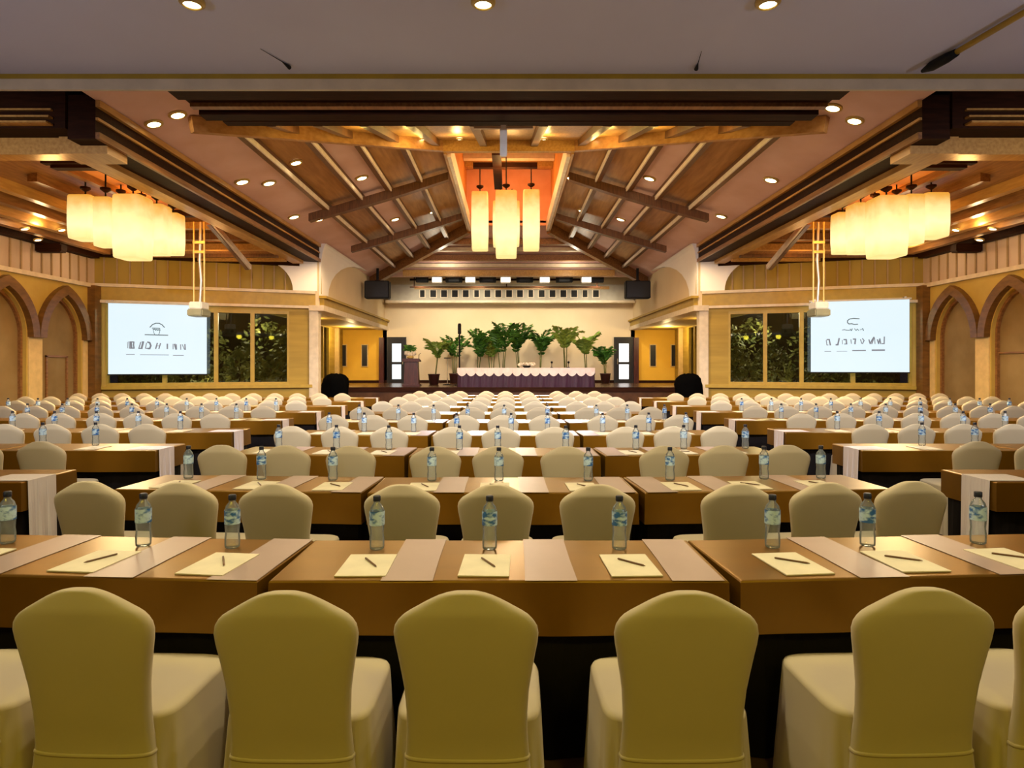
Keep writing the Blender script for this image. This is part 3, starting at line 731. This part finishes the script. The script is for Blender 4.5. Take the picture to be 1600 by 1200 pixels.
# stage lighting bar
tb = thing('lighting_bar', 'black pipe bar over the stage carrying the lamps', 'lighting bar', (0, 0, 0))
YB = 29.4
xa, xb = (640-CX)*.0293, (940-CX)*.0293
MB().tube([(xa, YB, 5.60), (xb, YB, 5.60)], .05).build('pipe', M['dark'], tb)
MB().tube([(xa, YB, 5.26), (xb, YB, 5.26)], .03).build('pipe', M['dark'], tb)
for x in (xa+.2, -.1, xb-.2): MB().tube([(x, YB, 5.26), (x, YB, 6.32)], .025).build('hanger', M['dark'], tb)
for k, px in enumerate((683, 735, 790, 851, 916)):
    x = (px-CX)*.0291
    t = thing('stage_lamp', ORD[k]+' lit stage lamp from the left on the bar above the stage', 'stage light', (x, YB-.26, 5.62), 0, 'lit lamps on the stage bar')
    MB().box(-.24, .24, -.12, .2, -.22, .22).build('housing', M['proj'], t, bevel=.03)
    MB().box(-.21, .21, -.15, -.121, -.19, .19).build('lamp_face', M['lit_lamp'], t)
    MB().box(-.03, .03, .2, .206, -.05, .04).build('mount_hook', M['metal'], t)
for k, px in enumerate((659, 709, 762, 820, 882, 934)):
    x = (px-CX)*.0291
    t = thing('flood_light', ORD[k]+' unlit black flood box from the left on the stage bar', 'stage light', (x, YB-.21, 5.58), 0, 'black flood boxes on the stage bar')
    MB().box(-.38 if 0 < k < 5 else -.28, .38 if 0 < k < 5 else .28, -.1, .15, -.14, .14).build('housing', M['black'], t, bevel=.02)
    MB().box(-.24, .24, -.115, -.101, -.10, .10).build('shutter', M['black_frame'], t)
    MB().box(-.03, .03, .15, .156, -.05, .06).build('mount_hook', M['metal'], t)
for k, x in enumerate((-3.0, -1.5, 0, 1.6, 3.3)):
    light('SPOT', (x, 28.9, 5.35), 2200, COOL, .15, (x*.6, 18.5, .8), 24, .6)
light('SPOT', (2.6, 23.2, 5.6), 180, (.55, .45, 1.0), .1, (2.3, 25.0, 1.2), 32, .8)
for x in (-4.0, -1.4, 1.4, 4.0): light('SPOT', (x, 29.0, 5.3), 420, (1, .86, .62), .2, (x, 32, 2.6), 120, .8)
for s in (-1, 1):
    light('POINT', (s*7.3, 29.5, 3.15), 110, (1, .74, .35), .15)
    light('POINT', (s*7.4, 24.2, 3.15), 50, (1, .74, .35), .15)
    light('POINT', (s*10.2, 17.6, 3.3) if False else (s*9.3, 18.6, 4.3), 10, (1, .72, .32), .15)

for x in (-2.6, 2.6): light('POINT', (x, 26.6, 5.5), 45, (1, .88, .66), .1)  # added points that brighten the pale beams of the back hip
# loudspeakers
for s in (-1, 1):
    p = P(590 if s < 0 else 996, 453, 27.0)
    t = thing('hanging_loudspeaker', 'black box loudspeaker hung high at the '+('left' if s < 0 else 'right')+' edge of the stage', 'loudspeaker', (p.x, 27.0, p.z))
    MB().box(-.52, .52, -.2, .25, -.37, .37).build('cabinet', M['black'], t, bevel=.03)
    MB().box(-.48, .48, -.215, -.2, -.33, .33).build('grille', M['black_frame'], t)
    MB().box(-.05, .05, -.03, .03, .37, .37+max(.1, 5.75-p.z-.37)).build('bracket', M['black'], t)
    MB().lathe([(.12, 0), (.12, .03), (.05, .05)], 12, (0, 0, .37)).build('swivel', M['dark'], t)

# ================================================================== STAGE FURNITURE
xt0, xt1, yt0, yt1 = (715-CX)*.025, (929-CX)*.025, 25.0, 25.7
ht = thing('head_table', 'long table on the stage with dark pleated plum skirt', 'table', ((xt0+xt1)/2, 25.0, .8))
hw = (xt1-xt0)/2
MB().box(-hw, hw, 0, .7, .71, .75).build('tabletop', M['ply'], ht)
def pleats(hx, y0, y1, z0, z1, n, amp, flare=0.0):
    top, bot = [], []
    per = [(-hx, y0, hx, y0), (hx, y0, hx, y1), (hx, y1, -hx, y1), (-hx, y1, -hx, y0)]
    pt = []
    for x0, ya, x1, yb in per:
        L = math.hypot(x1-x0, yb-ya); m = max(4, int(n*L))
        nx, ny = (yb-ya)/L, -(x1-x0)/L
        for k in range(m):
            f = k/m; a = amp*(1+math.sin(k*PI*.5*1.0+.3))*.5 if k else 0
            pt.append((x0+(x1-x0)*f, ya+(yb-ya)*f, nx*a, ny*a))
    top = [(x+nx*.5, y+ny*.5, z1) for x, y, nx, ny in pt]
    bot = [(x*(1+flare)+nx*1.3, y+ny*1.3, z0) for x, y, nx, ny in pt]
    return MB().loft([bot, top], False, False)
pleats(hw-.02, .01, .69, .0, .71, 9, .05).build('skirt', M['purple'], ht)
mb = MB()
n = 15; A = []; B = []
for k in range(n*6+1):
    x = -hw-.01+(2*hw+.02)*k/(n*6); f = (k % 6)/6
    d = .20+.13*math.sin(PI*f)**.8
    A.append((x, -.03, .757)); B.append((x, -.055, .757-d))
mb.strip(A, B)
mb.strip([(x, y+.0, z) for x, y, z in A], [(x, .73, .757) for x, y, z in A])
mb.strip([(-hw-.01, -.03, .757), (-hw-.01, .73, .757)], [(-hw-.03, -.03, .48), (-hw-.03, .73, .48)])
mb.strip([(hw+.01, -.03, .757), (hw+.01, .73, .757)], [(hw+.03, -.03, .48), (hw+.03, .73, .48)])
cl = mb.build('tablecloth', M['swag'], loc=((xt0+xt1)/2, 25.0, .8)); tag(cl, 'pale pink scalloped cloth swagged over the stage table', 'tablecloth')
# things on the head table
t = thing('flower_arrangement', 'low white flower arrangement on the middle of the stage table', 'flowers', ((823-CX)*.0253, 25.3, 1.558))
MB().lathe([(.10, 0), (.16, .05), (.15, .09)], 12).build('bowl', M['black'], t, True)
mb = MB(); rnd = random.Random(3)
for k in range(26):
    c = (rnd.uniform(-.32, .32), rnd.uniform(-.1, .1), .10+rnd.uniform(0, .07))
    mb.lathe([(.01, -.05), (.055, -.02), (.06, .02), (.02, .05)], 7, c)
mb.build('blossoms', M['flower'], t, True)
for k, px in enumerate((862, 888)):
    t = thing('table_microphone', ('first' if k == 0 else 'second')+' small black microphone on the stage table, right of the flowers', 'microphone', ((px-CX)*.0253, 25.3, 1.558), 0, 'microphones on the stage table')
    MB().lathe([(.06, 0), (.06, .02), (.02, .03)], 10).build('base', M['black'], t)
    MB().tube([(0, 0, .02), (0, -.02, .12), (0, -.06, .18)], .012).build('gooseneck', M['black'], t)
    MB().lathe([(.02, -.03), (.045, 0), (.045, .04), (.01, .06)], 10, (0, -.07, .20)).build('head', M['black'], t, True)
# lectern
lx = (643.5-CX)*.026
t = thing('lectern', 'mahogany lectern standing on the stage before the left door', 'lectern', (lx, 26.0, .8))
MB().loft([[(x*.30, y*.22, 0) for x, y in ((-1, -1), (1, -1), (1, 1), (-1, 1))], [(x*.26, y*.2, 1.0) for x, y in ((-1, -1), (1, -1), (1, 1), (-1, 1))]]).build('body', M['podium'], t)
MB().box(-.36, .36, -.27, .27, 0, .09).build('plinth', M['podium'], t, bevel=.02)
MB().add([(-.34, -.28, 1.0), (.34, -.28, 1.0), (.34, .28, 1.0), (-.34, .28, 1.0), (-.34, -.28, 1.13), (.34, -.28, 1.13), (.34, .28, 1.06), (-.34, .28, 1.06)], [(0, 3, 2, 1), (4, 5, 6, 7), (0, 1, 5, 4), (1, 2, 6, 5), (2, 3, 7, 6), (3, 0, 4, 7)]).build('top', M['podium'], t)
MB().tube([(.27, .05, 1.08), (.29, .02, 1.3), (.36, -.08, 1.34)], .013).build('microphone', M['black'], t)
t = thing('lectern_arrangement', 'cream flowers with a dark leafy top standing on the lectern', 'flowers', (lx-.06, 26.0, 1.915))
MB().lathe([(.09, 0), (.14, .06), (.12, .12)], 10).build('vase', M['gold_metal'], t, True)
mb = MB(); rnd = random.Random(5)
for k in range(18): mb.lathe([(.01, -.05), (.055, -.02), (.06, .02), (.02, .05)], 7, (rnd.uniform(-.2, .19), rnd.uniform(-.08, .08), .16+rnd.uniform(0, .12)))
mb.build('blossoms', M['flower'], t, True)
mb = MB()
for k in range(60):
    c = Vector((rnd.uniform(-.22, .2), rnd.uniform(-.1, .1), .34+rnd.uniform(0, .2))); a = Vector((rnd.uniform(-1, 1), rnd.uniform(-.4, .4), rnd.uniform(-.3, .5))).normalized()*.1; b = a.orthogonal().normalized()*.045
    mb.quad(c-a, c+b, c+a, c-b)
mb.tube([(0, 0, .1), (0, 0, .4)], .02)
mb.build('leaves', M['leaf'], t)
# column speaker on pole and music stand
t = thing('pole_loudspeaker', 'slim black column speaker on a thin pole among the palms', 'loudspeaker', ((718-CX)*.0275, 27.5, .8))
MB().lathe([(.22, 0), (.22, .03), (.04, .06)], 12).build('base', M['black'], t)
MB().tube([(0, 0, .05), (0, 0, 2.2)], .03).build('pole', M['black'], t)
MB().lathe([(.06, 2.2), (.075, 2.24), (.075, 2.6), (.05, 2.66)], 10).build('speaker', M['black'], t)
t = thing('floor_stand', 'short dark stand with a flat plate beside the pole speaker', 'stand', ((699-CX)*.028, 28.0, .8))
MB().lathe([(.2, 0), (.2, .03), (.03, .05)], 12).build('base', M['black'], t)
MB().tube([(0, 0, .04), (0, 0, 1.18)], .018).build('pole', M['metal'], t)
MB().box(-.14, .14, -.1, .1, 1.16, 1.2).build('plate', M['black'], t)

# potted palms
def palm(px, ytop, Y, pot, label, nf=9, seed=1, spread=.75, m='leaf'):
    rnd = random.Random(seed); p = P(px, ytop, Y); H = p.z-.8
    t = thing('potted_palm', label, 'palm', (p.x, Y, .8), 0, 'palms along the stage wall')
    MB().lathe([(.16, 0), (.20, .02), (.25, .42), (.27, .44), (.27, .48), (.22, .48)], 14).build('pot', M[pot], t, True)
    st = MB(); fl = MB()
    tips = []
    for k in range(3):
        x, y = rnd.uniform(-.09, .09), rnd.uniform(-.09, .09); hs = H*rnd.uniform(.5, .66)
        st.tube([(x, y, .4), (x*1.4, y*1.4, hs*.6), (x*2.2, y*2, hs)], [.028, .022, .016], 6); tips.append(Vector((x*2.2, y*2, hs)))
    st.build('stem', M['stem'], t, True)
    for k in range(int(nf*1.5)):
        b = tips[k % 3]; az = k*2.4+rnd.uniform(-.4, .4); up = rnd.uniform(.55, 1.1) if k % 4 else 1.0
        L = spread*rnd.uniform(.75, 1.35); rise = (H-b.z)*up
        prev = None
        for j in range(13):
            f = j/12
            c = b+Vector((math.cos(az)*L*f, math.sin(az)*L*f*.6, rise*(1.75*f-.85*f*f)/.92*.98 if k % 3 else rise*(1.9*f-1.25*f*f)))
            if prev is not None:
                d = (c-prev).normalized(); sd = d.cross(Vector((0, 0, 1))).normalized(); up_ = sd.cross(d)
                w = .012
                fl.quad(prev-sd*w, prev+sd*w, c+sd*w, c-sd*w)
                ll = .44*math.sin(PI*min(1, .12+f*.85))*(.8+.4*rnd.random())
                for q in (-1, 1):
                    e = prev+sd*q*ll*.8+d*ll*.65-Vector((0, 0, 1))*ll*rnd.uniform(.15, .5)
                    mid = prev+(e-prev)*.45+up_*.03
                    fl.quad(prev, mid-d*.075, e, mid+d*.075)
            prev = c
    fl.build('fronds', M[m], t)
pl = [(678, 529, 28.4, 'pot', 'potted palm beside the lectern, leftmost of the palms', 7, .6, 'leaf2'), (710, 526, 31.1, 'pot', 'dark potted palm just left of the pole speaker', 7, .6, 'leaf'),
      (745, 515, 29.7, 'pot', 'potted palm right of the pole speaker, behind the table end', 8, .65, 'leaf'), (768, 520, 31.1, 'pot', 'short full potted palm behind the tallest one', 8, .7, 'leaf2'),
      (784, 502, 28.4, 'pot', 'tallest dark potted palm behind the stage table', 10, .8, 'leaf'), (812, 506, 29.7, 'pot', 'broad dark potted palm above the table flowers', 10, .85, 'leaf'),
      (843, 514, 31.1, 'pot', 'dark palm with wide fronds right of the table flowers', 9, .8, 'leaf'), (884, 508, 28.4, 'pot', 'tall slender palm above the right table microphones', 8, .65, 'leaf2'),
      (917, 516, 29.8, 'pot', 'light green sparse palm behind the right table end', 7, .7, 'leaf2'), (946, 540, 31.1, 'pot', 'short dark palm in a maroon pot next to the right door', 7, .5, 'leaf')]
for k, a in enumerate(pl): palm(a[0], a[1], a[2], a[3], a[4], a[5], 20+k, a[6], a[7])

# black covered mounds beside the columns
for s, px in ((-1, 524), (1, 1077)):
    x = (px-CX)/F*19.4; rings = []
    for z, r in ((0, .42), (.3, .40), (.8, .39), (1.05, .40), (1.22, .36), (1.33, .26), (1.385, .12)):
        rings.append([(r*(1+.08*math.sin(3*a+z*5)+.05*math.sin(7*a))*math.cos(a), r*(1+.08*math.sin(3*a+z*5)+.05*math.sin(7*a))*math.sin(a), z+.02*math.sin(5*a)*(z > .1)) for a in [2*PI*i/28 for i in range(28)]])
    o = MB().loft(rings).build('covered_equipment', M['black_cover'], smooth=True, loc=(x, 19.4, 0)); tag(o, 'rounded black cloth-covered mound standing by the '+('left' if s < 0 else 'right')+' pale column', 'covered equipment', 'black mounds by the columns')

# ================================================================== SEATING
def superring(hx, hy, z, y0=0.0, n=20, e=3.2):
    out = []
    for i in range(n):
        a = 2*PI*i/n; c, s_ = math.cos(a), math.sin(a)
        out.append((hx*math.copysign(abs(c)**(2/e), c), y0+hy*math.copysign(abs(s_)**(2/e), s_), z))
    return out
def chair_meshes():
    prof = [(.0, .02), (.0015, .045), (.006, .066), (.013, .086), (.024, .109), (.036, .131), (.050, .155), (.064, .179), (.076, .197), (.090, .2105), (.108, .2215), (.132, .226), (.165, .2225), (.20, .216), (.266, .205), (.32, .197), (.40, .192), (.46, .192), (.53, .197), (.60, .204), (.72, .215), (.895, .228)]
    top = .905; rings = []
    for d, hx in prof[::-1]:
        z = top-d; lean = -.235-.075*max(0, (z-.375)/.53)-.02*max(0, (.375-z)/.375)
        th = .038*min(1, .5+d*8)
        if d == 0: th = .010
        rings.append(superring(hx, th, z, lean, 24, 3.0))
    back = MB().loft(rings).mesh('backrest', M['cover'], True)
    rings = []
    for z, hx, hy in ((.40, .236, .222), (.43, .240, .227), (.452, .2405, .2275), (.463, .236, .224), (.470, .222, .212), (.474, .16, .15), (.475, .03, .03)):
        rings.append(superring(hx, hy, z, .0, 36, 6))
    seat = MB().loft(rings).mesh('seat', M['cover'], True)
    rings = []; n = 72
    for f in (0, .06, .15, .3, .5, .75, 1.0):
        z = .449*(1-f)+.004; ring = []
        base = superring(.2415+.022*f, .2285+.040*f, z, .0, n, 6)
        for i, (x, y, z_) in enumerate(base):
            a = 2*PI*i/n; corner = abs(math.sin(2*a))**3
            w = 1+(.040*math.sin(12*a+.8)*corner+.010*math.sin(23*a))*min(1, f*1.3)
            ring.append((min(.262, max(-.262, x*w)), y*w, z_))
        rings.append(ring)
    skirt = MB().loft(rings, False, False).mesh('skirt', M['cover_skirt'], True)
    def back_at(z, g):
        for (d0, h0), (d1, h1) in zip(prof, prof[1:]):
            if d0 <= top-z <= d1:
                hx = h0+(h1-h0)*(top-z-d0)/(d1-d0)
        return superring(hx+g, .038+g, z, -.235-.02*max(0, (.375-z)/.375), 24, 3.0)
    seam = MB().loft([back_at(.352, .0005), back_at(.356, .003), back_at(.361, .003), back_at(.365, .0005)]).mesh('seam', M['cover_skirt'], True)
    return dict(backrest=back, seat=seat, skirt=skirt, seam=seam)
CM = chair_meshes()
def first_chair():
    t = bpy.data.objects.new('banquet_chair', None); COL.objects.link(t); t.empty_display_size = .1
    for n, me in CM.items():
        o = bpy.data.objects.new(n, me); COL.objects.link(o); o.parent = t
    return t
chair0 = first_chair(); used = [0]
rj = random.Random(42)
def place_chair(x, yback, rz, label, group):
    t = chair0 if not used[0] else copy_tree(chair0); used[0] += 1
    a = rz+R(rj.uniform(-1.2, 1.2))
    t.location = (x, yback+.235, 0); t.rotation_euler = (0, 0, a)
    return tag(t, label, 'chair', group)

# tables -------------------------------------------------------------
TZ = .735
def table_meshes(L, W_=.60):
    h = L/2
    top = MB().box(-h+.004, h-.004, .004, W_-.004, TZ-.03, TZ).mesh('tabletop', M['ply'])
    sk = pleats(h-.03, .05, W_-.03, .005, TZ-.03, 12, .018).mesh('skirt', M['under_dark'])  # black sheet standing in for the dark void under the table
    # cloth: rounded drop with soft waves
    rings = []; n1 = 26; n2 = 8; t = TZ+.004
    def ring(z, out, wav):
        pts = []
        per = [(-h, 0, h, 0, n1), (h, 0, h, W_, n2), (h, W_, -h, W_, n1), (-h, W_, -h, 0, n2)]
        for x0, y0, x1, y1, n in per:
            for k in range(n):
                f = k/n; x = x0+(x1-x0)*f; y = y0+(y1-y0)*f
                nx = (y1-y0); ny = -(x1-x0); l = math.hypot(nx, ny); nx /= l; ny /= l
                if k == 0:
                    nx = math.copysign(1, x); ny = -1 if y < .01 else 1
                w = out+wav*math.sin(7*x+3*y)*math.sin(2.3*x+1)
                pts.append((x+nx*w, y+ny*w, z))
        return pts
    inset = [(x*.995 if abs(x) > .01 else x, .003+(y)*.99, t+.002) for x, y, z in ring(t, -.004, 0)]
    rings = [inset, ring(t, 0.0, 0), ring(t-.006, .004, 0), ring(t-.10, .006, .004), ring(t-.215, .009, .008)]
    cloth = MB().loft(rings, True, False).mesh('tablecloth', M['cloth'])
    return top, sk, cloth
TM = {}
def make_table(x, y, L, rz, lab, cloth_lab, grp, white_end=0):
    key = round(L, 2)
    if key not in TM: TM[key] = table_meshes(L)
    top, sk, cl = TM[key]
    t = thing('banquet_table', lab, 'table', (x, y, 0), rz, grp)
    for n, me in (('tabletop', top), ('skirt', sk)):
        o = bpy.data.objects.new(n, me); COL.objects.link(o); o.parent = t
    c = bpy.data.objects.new('tablecloth', cl); COL.objects.link(c); c.location = (x, y, 0); c.rotation_euler = (0, 0, rz)
    tag(c, cloth_lab, 'tablecloth', grp.replace('tables', 'cloths'))
    return t

# small items ---------------------------------------------------------
def bottle_proto():
    t = bpy.data.objects.new('water_bottle', None); COL.objects.link(t); t.empty_display_size = .05
    r = .031
    MB().lathe([(.022, 0), (.030, .006), (r, .02), (r, .05), (.028, .075), (r-.001, .10), (r, .115), (r, .175), (.026, .195), (.014, .212), (.0125, .228)], 18).build('body', M['pet'], t, True)
    MB().loft([[(q*math.cos(2*PI*i/18), q*math.sin(2*PI*i/18), z) for i in range(18)] for q, z in ((r+.0008, .113), (r+.0012, .116), (r+.0012, .174), (r+.0008, .177))], False, False).build('label_band', M['label'], t, True)
    MB().lathe([(.0155, .222), (.0160, .226), (.0160, .244), (.013, .247)], 14).build('cap', M['cap'], t, True)
    return t
bottle0 = bottle_proto(); ub = [0]
def place_bottle(x, y, z, label, group):
    t = bottle0 if not ub[0] else copy_tree(bottle0); ub[0] += 1
    t.location = (x, y, z); t.rotation_euler = (0, 0, rj.uniform(0, 6)); t.scale = (1.12, 1.12, 1.02)
    return tag(t, label, 'bottle', group)
pad_me = MB().box(-.105, .105, -.15, .15, 0, .005).mesh('notepad', M['paper'])
pen_me = MB().tube([(0, -.075, .004), (0, -.062, .004), (0, .065, .004), (0, .07, .004)], [.0008, .0040, .0042, .003], 8).mesh('pen', M['pen'], True)
run_me = MB().loft([[(-.105, -.008, 0), (.105, -.008, 0), (.105, -.008, .0015), (-.105, -.008, .0015)], [(-.10, .3, 0), (.10, .3, 0), (.10, .3, .0015), (-.10, .3, .0015)], [(-.10, .606, 0), (.10, .606, 0), (.10, .606, .0015), (-.10, .606, .0015)]]).mesh('table_runner', M['runner'])
def inst(name, me, loc, rz, label, cat, group):
    o = bpy.data.objects.new(name, me); COL.objects.link(o); o.location = loc; o.rotation_euler = (0, 0, rz)
    return tag(o, label, cat, group)

TOP = TZ+.0075
SPAN = 1.76
def row_word(r): return ORD[r]
CH_X = [-2.45, -1.87, -1.30, -.64, -.09, .52, 1.26, 1.81, 2.37]
ROW0 = [(-2.45, 0), (-1.88, 0), (-1.33, 0), (-.69, 0), (-.13, 0), (.55, 0), (1.30, 0), (1.84, 0), (2.4, 0)]
TILT = R(4.0)
def centre_row(r):
    Y = 2.57+1.8*r
    pos = 'front table row' if r == 0 else row_word(r)+' table row'
    gap = .012
    # centre table and two tables turned slightly towards the stage
    mid = -.04; hl = 1.84/2
    make_table(mid, Y, 1.84, 0, 'middle banquet table of the '+pos+' in the centre block', 'bronze satin cloth on the middle table of the '+pos+', centre block', 'tables of the centre block')
    Lx, Rx = mid-hl-gap, mid+hl+gap
    def wing(side, u, v):                               # u outwards along the table, v from its near edge; pivots on the far inner corner
        a = TILT*side
        px = Lx if side < 0 else Rx
        dx, dy = side*u, v-.6
        ca, sa = math.cos(a), math.sin(a)
        return px+dx*ca-dy*sa, Y+.6+dx*sa+dy*ca, a
    for side, w in ((-1, 'left'), (1, 'right')):
        x, y, a = wing(side, SPAN/2, 0)
        make_table(x, y, SPAN, a, w+' banquet table of the '+pos+' in the centre block', 'bronze satin cloth on the '+w+' table of the '+pos+', centre block', 'tables of the centre block')
    xs = [x for x, _ in ROW0] if r == 0 else CH_X
    for i, x in enumerate(xs):
        if r == 0 and abs(x) > 2.2: continue
        x += rj.uniform(-.015, .015) if r else 0
        lab = ('cream covered chair, '+ORD[i]+' from the left, at the '+pos+' of the centre block')
        if i < 3 or i > 5:
            side = -1 if i < 3 else 1
            u = (Lx-x) if side < 0 else (x-Rx)
            bx_, by_, a = wing(side, u, -.52)
            if r == 0: a *= .3
            place_chair(bx_ if r else x, by_, a, lab, 'chairs of the centre block')
        else:
            place_chair(x, Y-.52, 0, lab, 'chairs of the centre block')
    # table settings
    if r <= 4:
        for i, x in enumerate(CH_X):
            if i < 3 or i > 5:
                side = -1 if i < 3 else 1
                u = (Lx-x) if side < 0 else (x-Rx)
                f = lambda v, du=0: wing(side, u+side*du, v)
            else:
                f = lambda v, du=0: (x+du, Y+v, 0)
            seat = ' at the '+ORD[i]+' place from the left, '+pos+', centre block'
            dx = .03 if i in (1, 2, 4, 5) else -.01
            bx_, by_, a = f(.44, {0: 0.02, 1: .13, 2: .0, 3: .02, 4: .0, 5: .0, 6: -.02, 7: -.10, 8: -.10}[i] if r == 0 else rj.uniform(-.06, .14))
            place_bottle(bx_, by_, TOP, 'clear water bottle'+seat, 'water bottles of the centre block')
            px_, py_, a = f(.19, {3: .03, 5: .0, 6: -.06, 7: -.10, 8: -.15, 2: .07, 1: .08, 0: 0.05, 4: -.01}[i])
            pa = a+R(rj.uniform(-3, 3))
            inst('notepad', pad_me, (px_, py_, TOP), pa, 'cream notepad'+seat, 'notepad', 'notepads of the centre block')
            if r <= 2:
                inst('pen', pen_me, (px_+.01, py_+.02, TOP+.0055), pa+R((-28, -22, 32, 30, 28, 42, 50, 55, 50)[i] if r == 0 else rj.uniform(20, 60)), 'dark pen on the '+ORD[i]+' notepad from the left, '+pos+', centre block', 'pen', 'pens of the centre block')
        for j, (side, u) in enumerate(((-1, .62), (-1, .10), (0, -.41), (0, .17), (0, .76), (1, .12), (1, .60), (-1, 1.2), (1, 1.2))):
            if side == 0: x, y, a = u, Y, 0
            else: x, y, a = wing(side, u, 0)
            if (side, u) == (1, .12) and r == 0: continue
            inst('table_runner', run_me, (x, y, TOP), a, 'pale mauve runner across the '+pos+', centre block, '+('left table, second strip', 'left table by the seam', 'middle table, left strip', 'middle table, centre strip', 'middle table, right strip', 'right table by the seam', 'right table, second strip', 'left table end', 'right table end')[j], 'table runner', 'runners of the centre block')
for r in range(10): centre_row(r)

# side blocks
def drape():
    mb = MB(); n = 12; A = []; B = []; C_ = []
    for k in range(n+1):
        y = .05+.30*k/n; w = .012*math.sin(k*1.5)
        A.append((-.34, y, TOP+.002)); B.append((.012, y, TOP+.003)); C_.append((.03+w, y, .16))
    mb.strip(A, B); mb.strip(B, C_)
    return mb.mesh('end_drape', M['white_cloth'])
drape_me = drape()
drape_mir = drape_me.copy()
for v in drape_mir.vertices: v.co.x *= -1
X0 = 3.62
for s, nm in ((-1, 'left'), (1, 'right')):
    for k in range(8):
        Y = 4.75+1.8*k; yc = Y-.52
        pos = ORD[k]+' row of the '+nm+' block'
        xmax = min(11.7, .82*(Y+.6)+.5)
        j = 0; u = X0
        while u < xmax and j < 5:
            L = 1.62
            make_table(s*(u+L/2), Y, L, 0, ORD[j]+' banquet table from the aisle in the '+pos, 'bronze satin cloth on the '+ORD[j]+' table from the aisle, '+pos, 'tables of the '+nm+' block')
            u += L+.035; j += 1
        inst('end_drape', drape_me if s < 0 else drape_mir, (s*X0, Y, 0), 0, 'white cloth hanging over the aisle end of the '+pos, 'cloth', 'white end drapes of the '+nm+' block')
        xm = min(11.6, .8*yc+.45); i = 0; u = 4.38
        while u < xm and i < 13:
            place_chair(s*(u+rj.uniform(-.02, .02)), yc, 0, 'cream covered chair, '+ORD[i]+' from the aisle in the '+pos, 'chairs of the '+nm+' block')
            if 1 <= k <= 4 and u < xm:
                place_bottle(s*(u+.12), Y+.42, TOP, 'clear water bottle, '+ORD[i]+' from the aisle in the '+pos, 'water bottles of the '+nm+' block')
                inst('notepad', pad_me, (s*u, Y+.19, TOP), 0, 'cream notepad, '+ORD[i]+' from the aisle in the '+pos, 'notepad', 'notepads of the '+nm+' block')
            u += .575; i += 1

# ================================================================== WORLD, VIEW
w = bpy.data.worlds.new('night'); scene.world = w; w.use_nodes = True
w.node_tree.nodes['Background'].inputs[0].default_value = (.02, .025, .05, 1)
w.node_tree.nodes['Background'].inputs[1].default_value = .3
vs = scene.view_settings
vs.view_transform = 'Standard'; vs.look = 'None'; vs.gamma = 1; vs.use_curve_mapping = False; vs.exposure = 0.0
